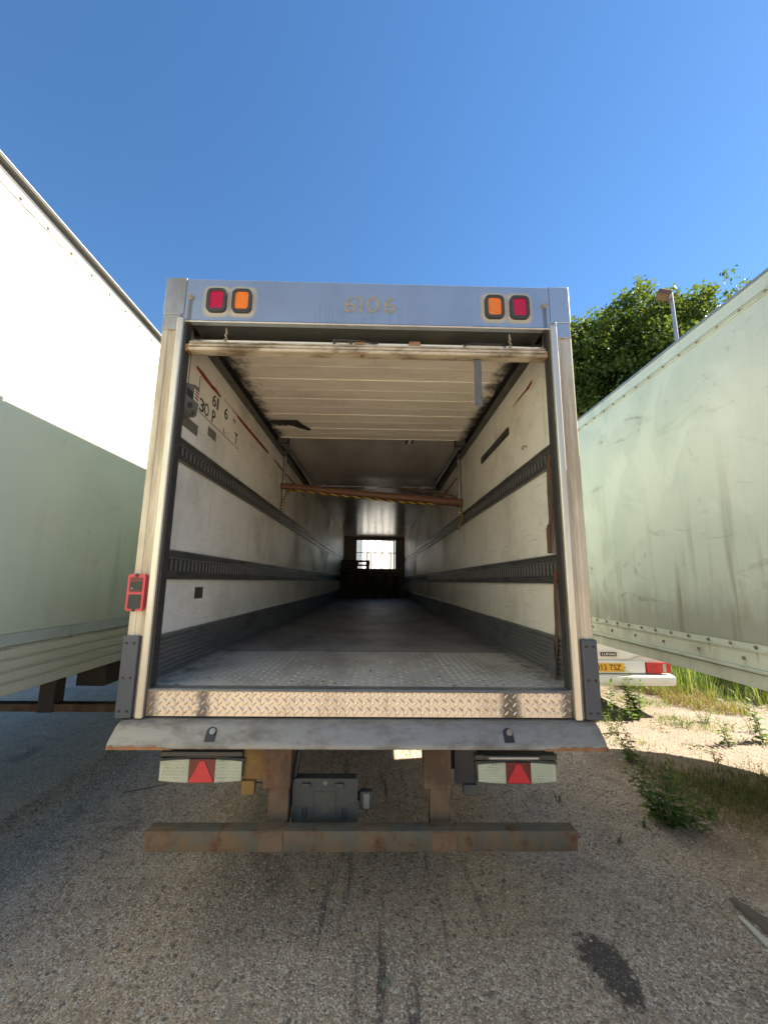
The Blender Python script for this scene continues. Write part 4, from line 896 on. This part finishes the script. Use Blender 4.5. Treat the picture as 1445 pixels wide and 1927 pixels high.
for y in (19.2, 20.5):
    for x in (-.85, 1.25): wheel(TF, x, y, .5, .35)

# ------------------------------------------------------------------ floodlight mast
FL = thing('floodlight_mast', (9.4, 9.0, 0), 'slim grey mast with a rusty floodlight in front of the tree', 'floodlight')
B().cyl((9.4, 9.0, 0), (9.32, 9.0, 10.95), .085, 12, .055).build('mast', M['alu'], FL, True)
fh = B(); c = Vector((9.03, 8.92, 10.72)); fh.box(-.19, .19, -.13, .13, -.12, .12, .03)
me = fh.mesh('lamp_head'); me.transform(Matrix.Translation(c) @ Matrix.Rotation(math.radians(35), 4, 'Y') @ Matrix.Rotation(math.radians(-25), 4, 'Z'))
lh = link('lamp_head', me, weather('rusty_housing', (.10, .06, .035), (.05, .03, .02), .6, 8, rough=.7), FL)
fg = B(); fg.box(-.15, .15, -.10, .10, -.127, -.121, .003); me = fg.mesh('lamp_glass'); me.transform(Matrix.Translation(c) @ Matrix.Rotation(math.radians(35), 4, 'Y') @ Matrix.Rotation(math.radians(-25), 4, 'Z'))
link('lamp_glass', me, plain('dusty_glass', (.14, .10, .05), .3), lh)
B().tube([(9.32, 9.0, 10.9), (9.22, 8.97, 10.9), (9.15, 8.95, 10.82)], .03, 8).build('lamp_arm', M['chassis'], FL, True)

# ------------------------------------------------------------------ vegetation
def leaf_cloud(P, D, Nn, L, Wd, tint, name):
    n = len(P); D = D / np.linalg.norm(D, axis=1, keepdims=True); S = np.cross(D, Nn); S /= np.linalg.norm(S, axis=1, keepdims=True) + 1e-9
    U = np.cross(S, D); L = L[:, None]; Wd = Wd[:, None]
    V = np.stack([P, P + D * L * .45 + S * Wd + U * Wd * .35, P + D * L - U * L * .12, P + D * L * .45 - S * Wd + U * Wd * .35], 1)
    i = np.arange(n)[:, None] * 4; F = np.concatenate([i + np.array([[0, 1, 2]]), i + np.array([[0, 2, 3]])], 0)
    me = pymesh(name, V.reshape(-1, 3), F); at = me.attributes.new('tint', 'FLOAT', 'POINT'); at.data.foreach_set('value', np.repeat(tint, 4).astype(np.float32)); return me
def unit(n): v = RNG.normal(size=(n, 3)); return v / np.linalg.norm(v, axis=1, keepdims=True)

def tree(loc, crown_c, rad, name, label, nl, lobes, leafL, cat='tree', trunk_r=.28):
    root = thing(name, loc, label, cat); lx, ly, lz = loc; cc = np.array(crown_c); rad = np.array(rad)
    tb = B(); top = Vector(crown_c) + Vector((0, 0, rad[2] * .5))
    tb.tube([(lx, ly, 0), (lx + .05, ly, crown_c[2] * .3), (lx * .6 + cc[0] * .4, ly * .6 + cc[1] * .4, crown_c[2] * .75), tuple(top)], [trunk_r, trunk_r * .8, trunk_r * .55, .05], 10)
    LC = []; LR = []
    for k in range(lobes):
        d = unit(1)[0]; d[2] = d[2] * .9 + .12; f = RNG.uniform(.55, .88); LC.append(cc + d * rad * f); LR.append(RNG.uniform(.16, .30) * rad.mean())
    for k in range(0, lobes, max(1, lobes // 14)):
        a = Vector((lx * .6 + cc[0] * .4, ly * .6 + cc[1] * .4, crown_c[2] * .75)); e = Vector(LC[k]); tb.tube([a, a.lerp(e, .5) + Vector((0, 0, .25)), e], [trunk_r * .35, trunk_r * .2, .02], 6)
    tb.build('trunk', M['bark'], root, True)
    LC = np.array(LC); LR = np.array(LR)
    ntw = nl // 26; li = RNG.integers(0, lobes, ntw); d = unit(ntw); d[:, 2] = np.abs(d[:, 2]) * .8 + d[:, 2] * .2
    tw = LC[li] + d * (LR[li] * RNG.uniform(.7, 1.12, ntw))[:, None]
    n = ntw * 26; base = np.repeat(tw, 26, 0) + unit(n) * (RNG.random(n) ** .6 * leafL * 2.3)[:, None]
    Dd = unit(n) * .8 + np.repeat(d, 26, 0) * .5; Dd[:, 2] -= .55
    Nn = unit(n) * .6; Nn[:, 2] += 1.0
    L = RNG.uniform(.45, 1.25, n) * leafL; me = leaf_cloud(base, Dd, Nn, L, L * RNG.uniform(.34, .46, n), np.clip(np.repeat(RNG.random(ntw), 26) * .7 + RNG.random(n) * .4, 0, 1), 'crown')
    link('crown', me, M['treeleaf'], root); return root
tree((12.4, 15.0, 0), (12.5, 14.8, 8.9), (6.3, 4.4, 5.3), 'broadleaf_tree', 'large dark green broadleaf tree rising behind the pale green trailer', 270000, 230, .165)

def weed(loc, h, nst, label, spread=.06, leafL=.05, lean=(0, 0), grp='weeds on the gravel'):
    root = thing('weed_plant', (loc[0], loc[1], 0), label, 'weed', grp); sb = B(); P = []; D = []; L = []
    for s in range(nst):
        a = random.uniform(0, 6.28); hh = h * random.uniform(.55, 1.0) if s else h
        sp_ = spread * random.uniform(.2, 1); bx, by = loc[0] + math.cos(a) * sp_ * .4, loc[1] + math.sin(a) * sp_ * .4
        tx, ty = bx + math.cos(a) * sp_ * 1.2 + lean[0] * hh, by + math.sin(a) * sp_ * 1.2 + lean[1] * hh
        pts = [(bx, by, 0), (bx * .6 + tx * .4, by * .6 + ty * .4, hh * .5), (tx, ty, hh)]
        sb.tube(pts, [.0035, .0028, .0012], 5)
        nn = max(4, int(hh / .028))
        for k in range(1, nn + 1):
            f = k / nn; b0 = Vector(pts[0]).lerp(Vector(pts[1]), f * 2) if f < .5 else Vector(pts[1]).lerp(Vector(pts[2]), f * 2 - 1)
            ph = k * 1.57 + a
            for q in (0, math.pi):
                d = Vector((math.cos(ph + q), math.sin(ph + q), random.uniform(-.1, .5) + (1.0 if k == nn else 0)))
                P.append(b0); D.append(d); L.append(leafL * random.uniform(.6, 1.15) * (1.05 - .55 * f))
    sb.build('stem', M['stem'], root)
    n = len(P); L = np.array(L); Nn = np.tile([0, 0, 1.0], (n, 1)) + unit(n) * .3
    me = leaf_cloud(np.array(P), np.array(D), Nn, L, L * .24, RNG.random(n), 'leaves'); link('leaves', me, M['weedleaf'], root); return root
weed((2.2, .93), .38, 13, 'largest bushy green weed in the shade at the gravel edge', .17, .105)
weed((2.36, .86), .20, 5, 'low leafy weed just right of the largest bushy weed', .10, .085)
weed((2.56, .99), .16, 5, 'small bright green weed between the bushy weed and the mossy patch', .07, .055)
weed((2.62, 1.95), .36, 6, 'thin dark weed at the shadow edge beside the bumper end', .12, .085)
weed((2.52, 1.72), .22, 4, 'short leafy weed in shade in front of the thin dark weed', .10, .06)
weed((2.86, 2.72), .26, 5, 'sunlit yellow green weed just past the bumper end', .12, .05)
weed((3.47, 3.22), .60, 4, 'tall weed standing in front of the caravan bumper', .10, .13)
weed((3.12, 3.2), .44, 1, 'single upright weed stalk close to the dark post plate', .01, .16)
weed((3.38, 3.16), .26, 6, 'low dark weed in the caravan shadow', .16, .11)
weed((3.9, 2.35), .30, 2, 'yellow sunlit weed stalk leaning in the bright gravel', .03, .11, (-.25, .1))
weed((4.38, 2.45), .42, 3, 'sunlit weed at the far right edge of the bright gravel', .06, .11, (-.2, 0))
weed((3.86, 2.95), .12, 7, 'low yellow clump in the middle of the sunlit gravel', .14, .045)
weed((3.42, 1.95), .13, 4, 'tiny weed at the edge of the curved shadow', .08, .05)
weed((1.54, 1.23), .07, 3, 'tiny seedling on the gravel below the right tail lamp', .03, .03)
weed((2.0, .90), .06, 3, 'tiny seedling left of the largest bushy weed', .04, .035)
weed((1.72, .72), .05, 2, 'small seedling beyond the right end of the underrun bar', .02, .03)
weed((4.25, 3.1), .22, 5, 'grey green weed at the foot of the tall grass', .12, .06)
weed((4.55, 2.75), .2, 4, 'small weed in the sunlit gravel near the right edge', .1, .05)

def blades(X, Y, H, wd, name, mat, label, bend=.5, cat='grass'):
    n = len(X); a = RNG.uniform(0, 6.28, n); d = np.stack([np.cos(a), np.sin(a), np.zeros(n)], 1); s = np.stack([-np.sin(a), np.cos(a), np.zeros(n)], 1)
    B0 = np.stack([X, Y, np.zeros(n)], 1); b = (RNG.uniform(.1, 1, n) * bend)[:, None] * H[:, None]; z = np.array([[0, 0, 1.0]]); w_ = (wd * RNG.uniform(.6, 1.3, n))[:, None]
    m = B0 + z * H[:, None] * .55 + d * b * .3; t = B0 + z * H[:, None] * (1 - .35 * (b / H[:, None]) ** 2) + d * b
    V = np.stack([B0 - s * w_, B0 + s * w_, m + s * w_ * .8, m - s * w_ * .8, t], 1).reshape(-1, 3); i = np.arange(n)[:, None] * 5
    F = np.concatenate([i + np.array([[0, 1, 2]]), i + np.array([[0, 2, 3]]), i + np.array([[3, 2, 4]])], 0)
    me = pymesh(name, V, F); at = me.attributes.new('tint', 'FLOAT', 'POINT'); at.data.foreach_set('value', np.repeat(RNG.random(n), 5).astype(np.float32))
    o = link(name, me, mat, None, kind='stuff', recenter=False); o['label'] = label; o['category'] = cat
n = 60000; X = RNG.uniform(4.1, 10.5, n); Y = RNG.uniform(3.4, 9.5, n); nz = np.sin(X * 2.1) * .3 + np.sin(Y * 1.7 + X) * .3
k = (Y > 4.6 - .55 * (X - 4.2) + nz * .5) & (RNG.random(n) < np.clip(.75 + nz, .3, 1)); X, Y = X[k], Y[k]
blades(X, Y, RNG.uniform(.12, 1.0, len(X)) * np.clip(.55 + .25 * np.sin(X * 3.3 + Y) + .3 * np.sin(X * 7 - Y * 5), .25, 1), .0032, 'tall_grass', M['grass'], 'tall sunlit grass and dry stalks beside the caravan', 1.0)
n = 5500; c = RNG.normal(size=(n, 2)); X = 3.15 + c[:, 0] * .42; Y = 1.33 + c[:, 1] * .26 - (X - 3.15) * .15; k = (X > 2.5) & (RNG.random(n) < .9); X, Y = X[k], Y[k]
blades(X, Y, RNG.uniform(.015, .075, len(X)), .003, 'short_grass', M['moss'], 'short mossy grass in the shade below the green trailer', .9)
n = 5000; X = RNG.uniform(2.9, 5.2, n); Y = RNG.uniform(2.3, 4.4, n); nz = np.sin(X * 5.1) + np.sin(Y * 6.3 + X * 2); k = nz > .7; X, Y = X[k], Y[k]
blades(X, Y, RNG.uniform(.02, .09, len(X)), .003, 'sparse_grass', M['grass'], 'sparse tufts of low growth on the sunlit gravel', .9)
n = 7000; X = RNG.uniform(3.9, 6.2, n); Y = RNG.uniform(3.2, 5.2, n); nz = np.sin(X * 4.1 + 1) * .3 + np.sin(Y * 5.3 + X * 3) * .3; k = (np.abs(Y - (4.5 - .5 * (X - 4.2))) < .35 + nz) ; X, Y = X[k], Y[k]
M['dry'] = leaf_mat('dry_growth_blade', (.26, .12, .06), (.34, .22, .09), (.20, .24, .06), 4, .3)
blades(X, Y, RNG.uniform(.04, .22, len(X)), .004, 'dry_growth', M['dry'], 'reddish dry growth along the foot of the tall grass', 1.0)
n = 16000; X = RNG.uniform(2.35, 5.4, n); Y = RNG.uniform(.75, 4.5, n)
fld = np.sin(X * 7.3 + 1.3 * np.sin(Y * 3.1)) + np.sin(Y * 8.7 + 1.7 * np.sin(X * 4.3)) + .8 * np.sin(X * 17 + Y * 13); k = (fld > 1.15) & (RNG.random(n) < .8); X, Y = X[k], Y[k]; n = len(X)
P_ = np.stack([X, Y, RNG.uniform(.003, .06, n) * RNG.random(n)], 1); D_ = unit(n); D_[:, 2] = np.abs(D_[:, 2]) * .6; N_ = unit(n) * .5; N_[:, 2] += 1
me = leaf_cloud(P_, D_, N_, RNG.uniform(.012, .04, n), RNG.uniform(.004, .010, n), RNG.random(n), 'ground_cover')
o = link('ground_cover', me, leaf_mat('cover_leaf', (.09, .12, .035), (.16, .15, .055), (.27, .17, .09), 6, .25), None, kind='stuff', recenter=False); o['label'] = 'low mixed green and dry ground cover between the weeds'; o['category'] = 'ground cover'
tree((8.0, 5.2, 0), (8.0, 5.2, 1.35), (1.3, 1.2, 1.25), 'leafy_shrub', 'dark leafy shrub behind the tall grass on the right', 9000, 26, .12, 'shrub', .06)

# ------------------------------------------------------------------ litter on the ground
B().prism([(2.025, .208), (2.05, .198), (2.105, .06), (2.20, -.34), (2.09, -.36), (2.035, 0)], 'z', .006, .03, .003).build('weathered_plank', weather('old_plank', (.17, .135, .10), (.08, .06, .045), .8, 4, (12, 1.5, 1), rough=.85, bump=.3, seed=41), None, False, 'weathered grey plank lying on the gravel at the right edge', 'plank')
B().prism([(1.976, .097), (1.994, .092), (1.995, -.04), (2.03, -.06), (2.06, -.34), (1.96, -.34), (1.957, -.06)], 'z', .007, .020, .002).build('metal_strip', plain('bright_alloy', (.70, .75, .76), .3, .7), None, False, 'bright metal strip lying beside the weathered plank', 'metal strip')
V = []; lf = B(); 
pts = [(0, 0), (.02, .008), (.045, .009), (.07, 0), (.045, -.008), (.02, -.007)]
lf.bm.faces.new([lf.bm.verts.new((.118 + x * .35 - y * .94, -.275 + x * .94 + y * .35, .012 + .01 * math.sin(x * 45))) for x, y in pts])
lf.build('fallen_leaf', leaf_mat('pale_leaf', (.22, .28, .17), (.26, .31, .19), (.3, .33, .2), 5), None, False, 'single pale green leaf lying on the foreground gravel', 'leaf')
for i, (x0, y0, x1, y1, lab) in enumerate(((-1.0, .62, -.66, .95, 'thin dark twig on the ground above the left end of the underrun bar'), (-1.95, 1.35, -1.66, 1.5, 'short dark twig on the ground left of the left tail lamp'))):
    B().tube([(x0, y0, .006), ((x0 + x1) / 2 + .02, (y0 + y1) / 2, .009), (x1, y1, .006)], [.004, .004, .002], 6).build('twig', M['bark'], None, False, lab, 'twig')
